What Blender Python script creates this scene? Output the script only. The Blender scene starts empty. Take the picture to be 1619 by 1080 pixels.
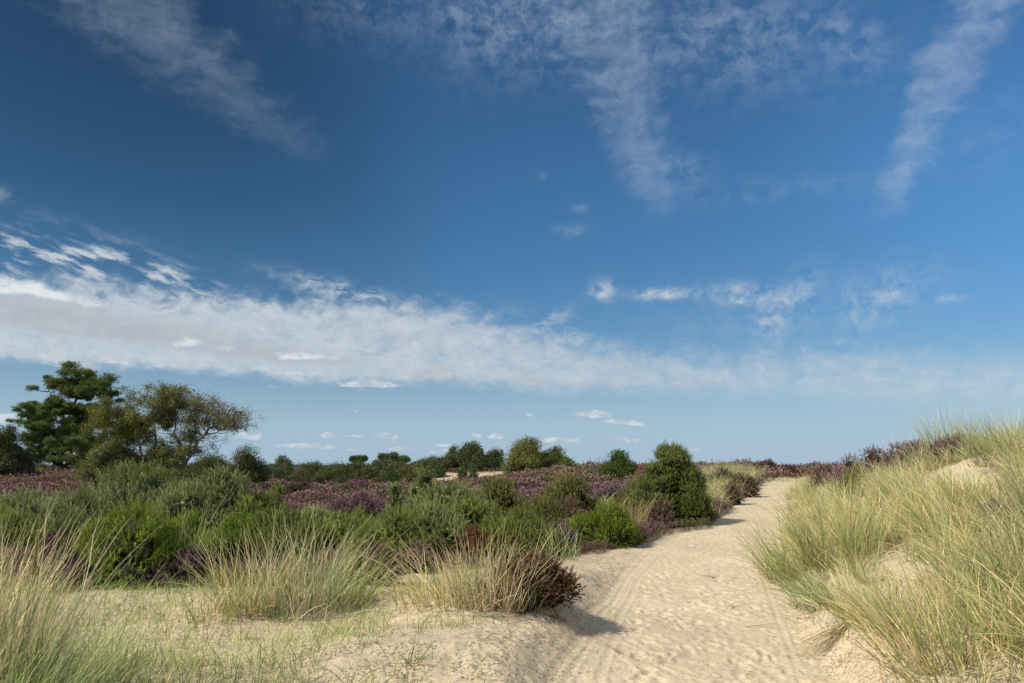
import bpy, math, random
import numpy as np
from mathutils import Vector, Matrix
rng = np.random.default_rng(11)
SKY_GRADE = [
 [(-5,.80),(0,.80),(5,.66),(12,.50),(20,.40),(32,.34),(90,.34)],
 [(-5,1.0),(0,1.0),(5,.92),(12,.86),(20,.78),(32,.66),(90,.66)],
 [(-5,1.3),(0,1.3),(5,1.15),(12,1.10),(20,1.0),(32,.86),(90,.86)]]
# ---------------------------------------------------------------- camera
F_PX, CXP, CYP, PITCH, EYE = 1259.0, 809.5, 540.0, math.radians(8.95), 1.62
cp, sp_ = math.cos(PITCH), math.sin(PITCH)
def ray(px, py):
    u = (px-CXP)/F_PX; v = (CYP-py)/F_PX
    return np.array([u, cp - v*sp_, sp_ + v*cp])
cam_d = bpy.data.cameras.new("camera"); cam = bpy.data.objects.new("camera", cam_d)
bpy.context.collection.objects.link(cam)
cam.location = (0, 0, EYE); cam.rotation_euler = (math.pi/2+PITCH, 0, 0)
cam_d.sensor_width = 36; cam_d.lens = 36*F_PX/1619; cam_d.clip_start = .05; cam_d.clip_end = 20000
S = bpy.context.scene; S.camera = cam
S.view_settings.view_transform = 'Standard'; S.view_settings.look = 'None'
S.view_settings.exposure = 0; S.view_settings.gamma = 1
S.cycles.max_bounces = 6; S.cycles.transparent_max_bounces = 4; S.cycles.diffuse_bounces = 3

SUN_EL, SUN_AZ = math.radians(44), math.radians(-116)      # azimuth measured from +Y towards +X
sd = bpy.data.lights.new("sun", 'SUN'); sd.energy = 5.0; sd.angle = math.radians(.53); sd.color = (1, .93, .83)
so = bpy.data.objects.new("sun", sd); bpy.context.collection.objects.link(so)
sdir = Vector((math.sin(SUN_AZ)*math.cos(SUN_EL), math.cos(SUN_AZ)*math.cos(SUN_EL), math.sin(SUN_EL)))
so.rotation_euler = sdir.to_track_quat('Z', 'Y').to_euler(); so.location = (-30, -5, 30)

# ---------------------------------------------------------------- sky
W = bpy.data.worlds.new("World"); S.world = W; W.use_nodes = True
NT = W.node_tree; NT.nodes.clear()
class E:
    nt = None
    def __init__(s, v): s.v = v
    @staticmethod
    def op(o, *a, clamp=False):
        n = E.nt.nodes.new('ShaderNodeMath'); n.operation = o; n.use_clamp = clamp
        for i, x in enumerate(a):
            x = x.v if isinstance(x, E) else x
            if isinstance(x, (int, float)): n.inputs[i].default_value = float(x)
            else: E.nt.links.new(x, n.inputs[i])
        return E(n.outputs[0])
    def __add__(s, o): return E.op('ADD', s, o)
    __radd__ = __add__
    def __sub__(s, o): return E.op('SUBTRACT', s, o)
    def __rsub__(s, o): return E.op('SUBTRACT', o, s)
    def __mul__(s, o): return E.op('MULTIPLY', s, o)
    __rmul__ = __mul__
    def __truediv__(s, o): return E.op('DIVIDE', s, o)
    def clamp(s): return E.op('ADD', s, 0.0, clamp=True)
    def pow(s, p): return E.op('POWER', E.op('MAXIMUM', s, 0.0), p)
    def exp(s): return E.op('EXPONENT', s)
    def max(s, o): return E.op('MAXIMUM', s, o)
    def min(s, o): return E.op('MINIMUM', s, o)
def sstep(x, a, b):
    n = E.nt.nodes.new('ShaderNodeMapRange'); n.interpolation_type = 'SMOOTHSTEP'
    E.nt.links.new(x.v, n.inputs['Value'])
    for k, q in (('From Min', a), ('From Max', b)):
        if isinstance(q, E): E.nt.links.new(q.v, n.inputs[k])
        else: n.inputs[k].default_value = q
    return E(n.outputs[0])
def vec(x, y, z=0.0):
    n = E.nt.nodes.new('ShaderNodeCombineXYZ')
    for i, q in enumerate((x, y, z)):
        if isinstance(q, E): E.nt.links.new(q.v, n.inputs[i])
        else: n.inputs[i].default_value = q
    return n.outputs[0]
def noise(v, scale, detail=6, rough=.55, dist=0.0, typ='FBM'):
    n = E.nt.nodes.new('ShaderNodeTexNoise'); n.noise_dimensions = '3D'
    E.nt.links.new(v, n.inputs['Vector']); n.inputs['Scale'].default_value = scale
    n.inputs['Detail'].default_value = detail; n.inputs['Roughness'].default_value = rough
    n.inputs['Distortion'].default_value = dist
    return E(n.outputs[0])
def curve(x, pts):
    """piecewise curve through (x, y) points"""
    x0, x1 = pts[0][0], pts[-1][0]; ys = [p[1] for p in pts]; y0, y1 = min(ys), max(ys)
    n = E.nt.nodes.new('ShaderNodeFloatCurve'); c = n.mapping.curves[0]
    q = [((p[0]-x0)/(x1-x0), (p[1]-y0)/((y1-y0) or 1)) for p in pts]
    c.points[0].location = q[0]; c.points[1].location = q[-1]
    for p in q[1:-1]: c.points.new(*p)
    n.mapping.update()
    t = ((x-x0)/(x1-x0)).clamp(); E.nt.links.new(t.v, n.inputs['Value'])
    return E(n.outputs[0])*(y1-y0)+y0
def mixc(f, a, b):
    n = E.nt.nodes.new('ShaderNodeMix'); n.data_type = 'RGBA'; n.clamp_factor = True
    if isinstance(f, E): E.nt.links.new(f.v, n.inputs[0])
    else: n.inputs[0].default_value = f
    for i, q in ((6, a), (7, b)):
        if isinstance(q, tuple): n.inputs[i].default_value = (*q, 1)
        else: E.nt.links.new(q, n.inputs[i])
    return n.outputs[2]
E.nt = NT
tc = NT.nodes.new('ShaderNodeTexCoord'); sx = NT.nodes.new('ShaderNodeSeparateXYZ')
NT.links.new(tc.outputs['Generated'], sx.inputs[0])
DX, DY, DZ = (E(sx.outputs[i]) for i in range(3))
AZ = E.op('ARCTAN2', DX, DY)*(180/math.pi)
EL = E.op('ARCSINE', DZ)*(180/math.pi)
def ae(px, py):
    d = ray(px, py); return math.degrees(math.atan2(d[0], d[1])), math.degrees(math.asin(d[2]/np.linalg.norm(d)))
def blob(px, py, rx, ry, ang=0, a=None, e=None):
    """soft round-ended patch centred where that direction is; radii in degrees*38 (about pixels)"""
    a = a or AZ; e = e or EL
    ca, ce = ae(px, py); k = 38.0*.6
    c, s = math.cos(math.radians(ang)), math.sin(math.radians(ang))
    x, y = a-ca, e-ce
    u = (x*c + y*s)*(k/rx); w = (y*c - x*s)*(k/ry)
    return (0.0-(u*u+w*w)).exp()
sky = NT.nodes.new('ShaderNodeTexSky'); sky.sky_type = 'NISHITA'; sky.sun_disc = False
sky.sun_elevation = SUN_EL; sky.sun_rotation = SUN_AZ % (2*math.pi)
sky.air_density = 1.0; sky.dust_density = .6; sky.ozone_density = 2.0
# warp
p0 = vec(AZ*.1, EL*.1, 0.0)
wa = (noise(p0, 2.0, 4) - .5); wb = (noise(vec(AZ*.1, EL*.1, 7.3), 2.0, 4)-.5)
wa2 = (noise(vec(AZ*.1, EL*.1, 3.1), 9.0, 4)-.5); wb2 = (noise(vec(AZ*.1, EL*.1, 5.2), 9.0, 4)-.5)
A1 = AZ + wa*3.0 + wa2*1.2; E1 = EL + wb*2.0 + wb2*1.0
# grade of the blue: a polarised dark belt high on the left, lighter to the right
g = curve(AZ + EL*.25, [(-120, 1.9), (-60, .9), (-36, .56), (-22, .55), (-10, .68), (3, 1.08), (20, 1.22), (36, 1.55), (60, 1.7)])  # raised far left, out of view, to add fill light
ge = curve(EL, [(0, 1.0), (6, 1.0), (12, 1.0), (20, .96), (32, .84), (60, .8)])
gl = curve(EL, [(0, 0.0), (5, .1), (14, .55), (24, 1.0), (60, 1.0)])     # belt only shows higher up
bright = (1.0 - gl*(1.0-g))*curve(EL, [(-90, 1), (34, 1.0), (50, 1.7), (90, 2.0)])  # overhead sky, out of view, boosted to lift the shadows
# ---- thin high cloud
fine = noise(vec(A1*.12, E1*.34, 1.0), 3.2, 8, .62)           # mostly flat ripples
edge0 = noise(vec(A1*.2, E1*.3, 9.0), 3.0, 7, .6)
fine2 = noise(vec(A1*.22, E1*.22, 4.0), 4.0, 8, .66)
def seg(px0, py0, px1, py1, w0, w1, a=A1, e=E1, soft=.45):
    """tapering streak from one direction to another"""
    a0, e0 = ae(px0, py0); a1, e1 = ae(px1, py1); L = math.hypot(a1-a0, e1-e0); ux, uy = (a1-a0)/L, (e1-e0)/L
    t = ((a-a0)*ux + (e-e0)*uy)/L
    w = E.op('ABSOLUTE', (e-e0)*ux - (a-a0)*uy)
    tt = t.clamp(); wid = (tt*(w1-w0) + w0)/38.0*.85
    prof = sstep((0.0-w/wid) + (fine*.5+edge0*.5-.5)*2.1, -1.15, -.05)
    return prof*sstep(t, -.15, .06)*(1.0-sstep(t, .85, 1.1))
# left streak
s1 = seg(110, -70, 500, 240, 190, 70)*curve(EL, [(14, .0), (19, .18), (24, .5), (32, 1.0), (60, .6)])
# centre plume
s2 = seg(950, -60, 1035, 330, 270, 55)*curve(EL, [(12, 0), (15, .6), (20, .95), (26, 1.0), (60, .7)])
s2b = blob(800, 10, 130, 90)*.75 + blob(1150, 40, 130, 60, 0)*.55 + blob(1080, 270, 40, 30)*.45 + blob(560, 10, 120, 45)*.28 + blob(1240, 100, 160, 60)*.25
s2c = blob(1230, 300, 170, 22)*.2 + blob(1350, 60, 70, 30, -40)*.35 + blob(1560, 210, 80, 60)*.16
# right plume
s3 = seg(1585, -70, 1392, 330, 135, 52)*1.0
thin = ((s1*.60 + s2*.72 + s3*.86)*((fine*.5+fine2*.5-.5)*2.4+.62) + (s2b + s2c)*sstep(fine2*.6+fine*.4, .38, .66)*1.25)
thin = (thin*.85).clamp()
# ---- the long band
up = curve(AZ, [(-60, 14), (-33, ae(0, 430)[1]), (-26, ae(150, 445)[1]), (-20, ae(290, 462)[1]), (-14, ae(470, 470)[1]), (-7, ae(650, 478)[1]), (0, ae(810, 512)[1]),
                (7, ae(970, 540)[1]), (14, ae(1120, 560)[1]), (21, ae(1300, 556)[1]), (32, ae(1619, 560)[1]), (60, 6.5)])
lo = curve(AZ, [(-60, 8.4), (-33, ae(0, 577)[1]), (-24, ae(230, 586)[1]), (-14, ae(480, 606)[1]), (-6, ae(670, 612)[1]), (2, ae(855, 624)[1]),
                (10, ae(1040, 634)[1]), (20, ae(1270, 646)[1]), (32, ae(1619, 662)[1]), (60, 2.0)])
streak = noise(vec((AZ*.96 - EL*.28)*.12 + wa2*.12, (EL*.96 + AZ*.28)*.40 + wb*.15 + wb2*.06, 2.0), 3.6, 7, .58)   # runs down to the right
edge = edge0
ru = (up - EL)                                   # positive below the upper edge
softu = curve(AZ, [(-60, 1.2), (-33, 1.2), (0, 1.6), (30, 2.2), (60, 2.2)])
upm = sstep(ru + (edge-.5)*4.2, 0.0-softu*.6, softu*1.15)
lom = sstep((EL - lo) + (edge-.5)*1.8 + wb*.8, -.25, curve(AZ, [(-60, .8), (-20, .8), (0, 1.1), (12, 2.2), (60, 3.0)]))
dens = curve(AZ, [(-60, 1.0), (-33, 1.0), (-10, .95), (0, .84), (8, .72), (16, .68), (24, .64), (33, .60), (60, .5)])
band = upm*lom*dens*(.98 + (fine-.5)*1.1 + (edge-.5)*.9)
# cirrus combed off its top on the left, little plume tops elsewhere
comb = sstep(streak*.8+fine*.2, .45, .70)*(blob(70, 412, 170, 26, -10) + blob(260, 440, 150, 24, -16) + blob(10, 400, 90, 22)*.7)*1.5
comb2 = sstep(edge*.5+fine*.5, .42, .6)*(blob(540, 460, 90, 14, -10)*1.2 + blob(860, 515, 40, 16, 30)*.9 + blob(740, 500, 70, 18)*.6)
puffs = (blob(953, 459, 20, 15)*1.5 + blob(1045, 465, 42, 8)*1.6 + blob(1180, 466, 60, 15, -8)*1.2 + blob(1270, 468, 45, 26, 60)*.55 + blob(1215, 515, 28, 20, 60)*.95
         + blob(1400, 470, 48, 30, 40)*.75 + blob(1350, 480, 20, 40)*.35 + blob(1505, 472, 20, 5)*.7 + blob(1180, 505, 120, 40)*.16
         + blob(905, 365, 28, 10)*.25 + blob(915, 330, 20, 7)*.2 + blob(856, 278, 8, 7)*.18 + blob(2, 308, 14, 9)*.5
         + blob(1320, 545, 90, 10)*.35 + blob(1470, 455, 60, 40)*.12)
puffs = puffs*sstep(fine2*.6+edge*.4, .38, .66)
veil = curve(EL, [(-2, .9), (0, .85), (2, .76), (4, .50), (7, .20), (10, .04), (14, 0), (60, 0)])
white_a = (band.max(comb.clamp()).max(comb2.clamp()).max(puffs.clamp()).clamp())
# ---- solid cumulus
lump = noise(vec(AZ*.2 + wa2*.1, EL*.34 + wb2*.1, 12.0), 3.6, 6, .56)
lump2 = noise(vec(AZ*.2, EL*.34, 15.0), 9.0, 5, .55)
ll = lump*.65+lump2*.35
def cum(px, py, rx, ry, ang=0, k=1.0):
    ca, ce = ae(px, py); q = 22.8; u = (AZ+wb2*.5-ca)*(q/rx); w = (EL+wa2*.25-ce-(AZ-ca)*math.tan(math.radians(ang)))*(q/ry); w = w.max(w*-2.1)
    return (0.0-(u*u+w*w)).exp()*k
cu_m = cum(940, 657, 34, 9, -3, 1.3).max(cum(980, 668, 40, 6, -6, 1.0)).max(cum(518, 690, 13, 7, 0, 1.1)).max(cum(606, 691, 24, 8, -5, 1.2)) \
    .max(cum(752, 690, 9, 6)).max(cum(787, 691, 16, 7)).max(cum(885, 697, 32, 6)).max(cum(975, 695, 28, 4)).max(cum(1000, 697, 34, 4)) \
    .max(cum(480, 706, 50, 6)).max(cum(510, 708, 36, 6)).max(cum(560, 712, 14, 5)).max(cum(640, 711, 34, 5)).max(cum(690, 715, 16, 4)).max(cum(1095, 712, 24, 5)) \
    .max(cum(745, 715, 60, 8, 0, .8)).max(cum(10, 664, 26, 10)).max(cum(385, 692, 26, 9, 0, .9)).max(cum(430, 613, 22, 5, 8, .6)).max(cum(563, 651, 8, 4, 0, .7)) \
    .max(cum(590, 609, 62, 8, 0, 1.0)).max(cum(560, 690, 60, 5, 0, .6)).max(cum(825, 657, 22, 4, 0, .5)).max(cum(700, 704, 40, 5, 0, .6)).max(cum(445, 688, 16, 4, 0, .5))
cu = sstep(cu_m*.85 + (ll-.5)*1.5, .30, .62)*.86
gr_m = cum(180, 525, 230, 34, -2, 1.15).max(cum(60, 500, 150, 36, 0, 1.1)).max(cum(400, 560, 190, 26, -4, 1.0)).max(cum(690, 588, 70, 13, 6, .85)).max(cum(840, 602, 60, 9, -4, .95)).max(cum(935, 607, 70, 5, 3, .75))
gr = sstep(gr_m*.80 + (ll-.5)*1.9, .30, .78)
hi_m = cum(60, 462, 95, 16, -8, 1.3).max(cum(-10, 458, 60, 14, 0, 1.2)).max(cum(300, 545, 30, 14, 0, 1.0)).max(cum(480, 565, 60, 13, 0, 1.1)).max(cum(345, 552, 30, 11, 0, .8)).max(cum(200, 575, 150, 5, -2, .7)).max(cum(470, 592, 60, 8, -2, .8))
hi = sstep(hi_m*.75 + (ll-.5)*1.7, .35, .95)
WH = (.68, .72, .76); GR = (.42, .47, .53); HI = (.86, .88, .90); TH = (.44, .53, .66)
sunny = curve(AZ, [(-60, 1), (-20, 1), (10, .95), (30, .9), (60, .9)])
sk = NT.nodes.new('ShaderNodeMix'); sk.data_type = 'RGBA'; sk.blend_type = 'MULTIPLY'; sk.inputs[0].default_value = 1
NT.links.new(sky.outputs[0], sk.inputs[6])
SKYK = .085
def ch(k, pts): return curve(EL, pts)*k
cr = NT.nodes.new('ShaderNodeCombineColor')
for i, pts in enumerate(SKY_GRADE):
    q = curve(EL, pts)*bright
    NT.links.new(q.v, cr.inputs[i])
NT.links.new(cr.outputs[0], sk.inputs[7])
def scaled(c, k):
    n = NT.nodes.new('ShaderNodeVectorMath'); n.operation = 'SCALE'
    NT.links.new(c, n.inputs[0]); n.inputs['Scale'].default_value = k
    return n.outputs[0]
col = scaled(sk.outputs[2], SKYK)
col = mixc(veil, col, (.395, .55, .69))
col = mixc(thin*.62, col, TH)
col = mixc(white_a*.92, col, mixc(sstep(ll, .35, .65)*.5, (.50, .575, .64), WH))
col = mixc(gr*.9, col, mixc(sstep(ll, .35, .72), GR, (.50, .54, .58)))
col = mixc(hi*.72, col, HI)
col = mixc(cu*.9, col, mixc(sstep(ll, .42, .62), (.45, .53, .60), (.70, .74, .77)))
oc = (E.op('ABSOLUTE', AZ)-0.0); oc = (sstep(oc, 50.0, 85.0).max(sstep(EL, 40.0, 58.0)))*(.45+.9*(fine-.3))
col = mixc(oc*.75, col, (.62, .62, .61))  # unseen pale cloud added beside, behind and overhead to grey the shadow fill
below = sstep(EL, -2.0, -.2)
col = mixc(below, (.16, .15, .12), col)
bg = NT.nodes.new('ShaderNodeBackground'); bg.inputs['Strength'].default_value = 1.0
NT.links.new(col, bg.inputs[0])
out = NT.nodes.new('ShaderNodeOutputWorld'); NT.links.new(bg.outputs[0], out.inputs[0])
W.cycles.sampling_method = 'MANUAL'; W.cycles.sample_map_resolution = 512
# ---------------------------------------------------------------- noise
def _h(ix, iy, s):
    n = (ix.astype(np.int64)*374761393 + iy.astype(np.int64)*668265263 + s*1442695041) & 0xffffffff
    n = ((n ^ (n >> 13))*1274126177) & 0xffffffff
    return ((n ^ (n >> 16)) & 0xffff)/65535.0
def vn(x, y, s=0):
    ix, iy = np.floor(x), np.floor(y); fx, fy = x-ix, y-iy
    fx = fx*fx*(3-2*fx); fy = fy*fy*(3-2*fy)
    a, b, c, d = _h(ix, iy, s), _h(ix+1, iy, s), _h(ix, iy+1, s), _h(ix+1, iy+1, s)
    return a+(b-a)*fx+(c-a)*fy+(a-b-c+d)*fx*fy
def fbm(x, y, f, o=4, s=0, g=.5):
    v = 0; a = 1; t = 0
    for i in range(o):
        v = v + a*vn(x*f+i*17.3, y*f+i*9.1, s+i); t += a; a *= g; f *= 2.03
    return v/t - .5
def S(a, b, x):
    t = np.clip((x-a)/(b-a), 0, 1); return t*t*(3-2*t)
def bump(x, y, cx, cy, rx, ry): return np.exp(-(((x-cx)/rx)**2+((y-cy)/ry)**2))
def lerp3(a, b, t): return np.asarray(a)[None]*(1-t[:, None])+np.asarray(b)[None]*t[:, None]

# ---------------------------------------------------------------- terrain
def zp(y): return .85*S(14, 42, y)
_Y = np.array([0, 3, 5.9, 8, 10, 14, 18, 22, 28, 34, 40, 46, 60, 90])
_L = np.array([700, 800, 905, 945, 965, 1005, 1060, 1125, 1160, 1186, 1200, 1214, 1226, 1230])
_R = np.array([1900, 1480, 1300, 1250, 1230, 1219, 1217, 1221, 1229, 1236, 1241, 1250, 1262, 1262])
_k = np.array([(p-CXP)/F_PX for p in _L]); _k2 = np.array([(p-CXP)/F_PX for p in _R])
_XL = _k*_Y; _XR = _k2*_Y; _XL[:2] = [.1, .25]; _XR[:2] = [1.6, 1.8]
def xl(y): return np.interp(y, _Y, _XL)
def xr(y): return np.interp(y, _Y, _XR) + .16*fbm(y, y*0+3, .9, 3, 5)
_HY = np.array([-50, 0, 6, 10, 14, 18, 22, 27, 32, 40, 60, 90])
_HH = np.array([.8, .9, 1.15, 1.5, 1.85, 1.75, 1.5, 1.0, .62, .3, .1, 0])
def hz(x, y):
    x = np.asarray(x, float); y = np.asarray(y, float)
    base = zp(y)
    s = x - xr(y)
    H = np.interp(y, _HY, _HH)
    w = np.interp(y, [0, 6, 12, 22, 40], [2.6, 3.2, 4.0, 4.6, 5])
    right = H*(.78*S(-.05, 1, s/w) + .22*S(0, .16, s/w)) + S(.2, 2, s)*(.35*fbm(x, y, .45, 3, 21) + .05)*np.minimum(H, 1)
    right = right + .35*S(4, 14, s)*np.minimum(H, 1)
    sl = xl(y) - x
    lf = S(0, 2.5, sl)
    heath = .12*S(15, 60, y) + .30*fbm(x, y, .12, 3, 33)*S(9, 30, y) + .10*fbm(x, y, .55, 3, 35)
    heath = heath + .05*S(0, .6, sl)
    v = -1.35*bump(x, y, -9, 62, 10, 26) - .9*bump(x, y, -20, 95, 14, 30)
    v = v + 1.15*bump(x, y, -4.6, 88, 6.5, 9) + .55*bump(x, y, -9.5, 84, 4, 8)
    v = v + .42*bump(x, y, 5.5, 58, 9, 10) + .2*bump(x, y, -30, 50, 10, 16)
    v = v + .30*bump(x, y, 14, 37, 3.5, 8)
    left = lf*(heath + v)
    left = left + .38*bump(x, y, -3.6, 4.3, 1.5, 1.6) + .36*bump(x, y, -.2, 8.7, 1.15, 1.0) + .16*bump(x, y, -2.5, 9.2, 1.3, 1.0) + .22*bump(x, y, -1.0, 6.6, 1.3, 1.1)
    left = left + .10*bump(x, y, -5.2, 9.6, 2, 1)
    left = left + .12*S(.1, .6, sl)*S(2.4, .9, sl)*S(4, 6, y)*S(15, 11, y)*(.5+1.2*vn(x*1.1, y*1.1, 88))
    far = .5*bump(x, y, 16.5, 50, 5, 6) - S(70, 300, y)*4.6 - .6*S(100, 140, y)
    z = base + np.where(s > 0, right, 0) + left + far
    r = np.hypot(x, y)
    z = z + S(300, 900, r)*6*fbm(x, y, .002, 3, 50)
    z = z + .035*fbm(x, y, 1.3, 3, 40)*S(60, 20, r)
    return z
def gpos(px, py, ymax=140):
    """where the direction of a pixel meets the ground"""
    d = ray(px, py); t = np.geomspace(2.0, ymax, 4000)/d[1]
    X, Y_, Z = d[0]*t, d[1]*t, EYE + d[2]*t
    below = Z < hz(X, Y_)
    i = int(np.argmax(below)) if below.any() else len(t)-1
    return np.array([X[i], Y_[i], float(hz(X[i], Y_[i]))])
def at(px, Y_):
    """ground point in the direction of pixel column px at distance Y_"""
    x = (px-CXP)/F_PX*Y_*(1.0); return np.array([x, Y_, float(hz(x, Y_))])
def row(py, Y_):
    """height of the sight line through pixel row py at distance Y_"""
    d = ray(CXP, py); return EYE + d[2]/d[1]*Y_
_bp = np.array([-400, 0, 150, 330, 480, 600, 700, 850, 950, 1010, 1060, 1115, 1160, 1190, 1205])
_bY = np.array([8.5, 9.5, 11.0, 10.6, 10.9, 11.4, 12.6, 14.2, 15.6, 17.2, 19.2, 20.5, 27.5, 35, 42])
def heath_mask(x, y):
    t = x/np.maximum(y, .5)*F_PX + CXP
    yb = np.interp(t, _bp, _bY) + 1.3*fbm(x, y, .8, 3, 61)
    m = S(-.25, .35, y-yb)*np.where((t < 1215) | (y > 43), 1, 0)
    kn = np.maximum(bump(x, y, -3.6, 79.0, 7.4, 5.2), .0)
    kn = kn*(1+1.6*fbm(x, y, .35, 3, 71)); m = m*(1-S(.42, .6, kn))
    m = m*(1-S(.5, .7, bump(x, y, -1.9, 74, .9, 3.5)))*(1-S(.4, .7, bump(x, y, -26.5, 92, 3.4, 7)))
    return m
def bare_right(x, y):
    """open sand patches on the dune"""
    b = 0
    for px, py, a, c in BARE: b = np.maximum(b, bump(x, y, px, py, a, c))
    return b

# ---------------------------------------------------------------- mesh from arrays
def mesh(name, V, F, C=None, smooth=False, extra=None):
    me = bpy.data.meshes.new(name)
    V = np.ascontiguousarray(V, np.float32); F = np.ascontiguousarray(F, np.int32)
    k = F.shape[1]
    me.vertices.add(len(V)); me.vertices.foreach_set('co', V.ravel())
    me.loops.add(F.size); me.loops.foreach_set('vertex_index', F.ravel())
    me.polygons.add(len(F)); me.polygons.foreach_set('loop_start', np.arange(0, F.size, k, dtype=np.int32))
    if smooth: me.polygons.foreach_set('use_smooth', np.ones(len(F), bool))
    me.update(calc_edges=True)
    if C is not None:
        a = me.color_attributes.new('Col', 'FLOAT_COLOR', 'POINT')
        c = np.ones((len(V), 4), np.float32); c[:, :3] = np.clip(C, 0, 1); a.data.foreach_set('color', c.ravel())
    for k2, v in (extra or {}).items():
        a = me.attributes.new(k2, 'FLOAT', 'POINT'); a.data.foreach_set('value', np.ascontiguousarray(v, np.float32))
    return me
COL = bpy.context.scene.collection
def link(name, me, mat=None, parent=None, loc=None, rz=0.0, label=None, cat=None, group=None, kind=None):
    o = bpy.data.objects.new(name, me); COL.objects.link(o)
    if me is not None and mat is not None and not me.materials: me.materials.append(mat)
    if parent is not None: o.parent = parent
    if loc is not None: o.location = tuple(float(q) for q in loc)
    o.rotation_euler = (0, 0, rz)
    if label: o['label'] = label
    if cat: o['category'] = cat
    if group: o['group'] = group
    if kind: o['kind'] = kind
    return o
def join(parts):
    Vs, Fs, Cs = [], [], []; n = 0
    for V, F, C in parts:
        Vs.append(V); Fs.append(F+n); Cs.append(C); n += len(V)
    return np.concatenate(Vs), np.concatenate(Fs), np.concatenate(Cs)
def unit(a): return a/np.maximum(np.linalg.norm(a, axis=-1, keepdims=True), 1e-9)
def frames(D, roll=None):
    """rotation matrices whose z column is D"""
    D = unit(D); n = len(D)
    ref = np.where(np.abs(D[:, 2:3]) < .95, np.array([[0, 0, 1.0]]), np.array([[1.0, 0, 0]]))
    X = unit(np.cross(ref, D)); Y_ = np.cross(D, X)
    r = rng.uniform(0, 2*np.pi, n) if roll is None else roll
    c, s = np.cos(r)[:, None], np.sin(r)[:, None]
    return np.stack([X*c+Y_*s, Y_*c-X*s, D], axis=2)
def scatter(T, P, D, sc, C0, C1):
    """copies of template T=(verts, tris, shade per vertex) at P along D; C0 base colour, C1 tip colour"""
    V, F, t = T; n, k = len(P), len(V)
    R = frames(D)
    sc = np.asarray(sc, float); sc = sc[:, None, None] if sc.ndim == 1 else sc[:, None, :]
    W_ = np.einsum('nij,nkj->nki', R, V[None]*sc) + P[:, None]
    Fo = (F[None] + (np.arange(n)*k)[:, None, None]).reshape(-1, 3)
    C = C0[:, None]*(1-t[None, :, None]) + C1[:, None]*t[None, :, None]
    return W_.reshape(-1, 3), Fo, C.reshape(-1, 3)
# templates -------------------------------------------------------
def plume(nsp=34, ln=.17, wd=.035, taper=.8, seed=1, thick=.16):
    """a gorse shoot: spines round a tapering axis of length 1"""
    r = np.random.default_rng(seed); V = []; F = []; T = []
    for i in range(nsp):
        t = (i+.5)/nsp; a = i*2.4+r.uniform(-.3, .3)
        L = ln*(1-taper*t*.6)*r.uniform(.8, 1.25); up = r.uniform(.5, 1.1)
        rad = np.array([math.cos(a), math.sin(a), 0]); base = np.array([0, 0, t])+rad*thick*(1-t)*.35
        d = rad + np.array([0, 0, up]); d /= np.linalg.norm(d); sd_ = np.array([-math.sin(a), math.cos(a), 0])*wd/2
        b = len(V); V += [base-sd_, base+sd_, base+d*L]; F.append([b, b+1, b+2]); T += [.25+t*.6, .25+t*.6, min(1, t*.55+.5)]
    return np.array(V), np.array(F), np.array(T)
def burst(n=16, w=.10, seed=2, up=.35, mn=.6):
    """needles or leaflets bursting from one point"""
    r = np.random.default_rng(seed); V = []; F = []; T = []
    for i in range(n):
        d = r.normal(size=3); d[2] = d[2]*.8+up*2; d /= np.linalg.norm(d); s_ = np.cross(d, r.normal(size=3)); s_ /= np.linalg.norm(s_)
        L = r.uniform(mn, 1.0); b = len(V)
        V += [-s_*w/2, s_*w/2, d*L]; F.append([b, b+1, b+2]); T += [.1, .1, 1]
    return np.array(V), np.array(F), np.array(T)
def leaves(n=7, size=.45, seed=3, spread=1.0):
    """a few small four-cornered leaves about a point"""
    r = np.random.default_rng(seed); V = []; F = []; T = []
    for i in range(n):
        c = r.normal(size=3)*.45*spread; d = unit(r.normal(size=3)+[0, 0, .2]); s_ = unit(np.cross(d, r.normal(size=3)))
        L = size*r.uniform(.7, 1.2); b = len(V); g = r.uniform(.2, 1)
        V += [c-d*L*.5, c+s_*L*.3, c+d*L*.5, c-s_*L*.3]; F += [[b, b+1, b+2], [b, b+2, b+3]]; T += [g]*4
    return np.array(V), np.array(F), np.array(T)
def sprig(n=9, seed=4, w=.11):
    """a heather spike: short buds up an axis"""
    r = np.random.default_rng(seed); V = [[-w*.22, 0, 0], [w*.22, 0, 0], [0, 0, .9]]; F = [[0, 1, 2]]; T = [0, 0, .8]
    for i in range(n):
        t = .25+.75*(i+.5)/n; a = i*2.4; rad = np.array([math.cos(a), math.sin(a), 0]); s_ = np.array([-math.sin(a), math.cos(a), 0])*w*.45
        b = len(V); base = np.array([0, 0, t]); V += list(map(list, [base-s_, base+s_, base+rad*w*1.1+[0, 0, w*1.2]])); F.append([b, b+1, b+2]); T += [t*t, t*t, min(1, t*t+.15)]
    return np.array(V, float), np.array(F), np.array(T)
def sphere(n=2):
    import bmesh
    bm = bmesh.new(); bmesh.ops.create_icosphere(bm, subdivisions=n, radius=1)
    V = np.array([v.co[:] for v in bm.verts]); F = np.array([[v.index for v in f.verts] for f in bm.faces]); bm.free(); return V, F
PL_FINE, PL_MID, PL_FAR = plume(44, .17, .05), plume(24, .22, .08), plume(12, .32, .15)
NEEDLE, LEAF, LEAFBIG, SPRIG, SPRIGFAR = burst(18, .075), leaves(8, .34), leaves(5, .55, 9), sprig(10), sprig(4, 5, .22)
SPH = sphere(2)

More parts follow.
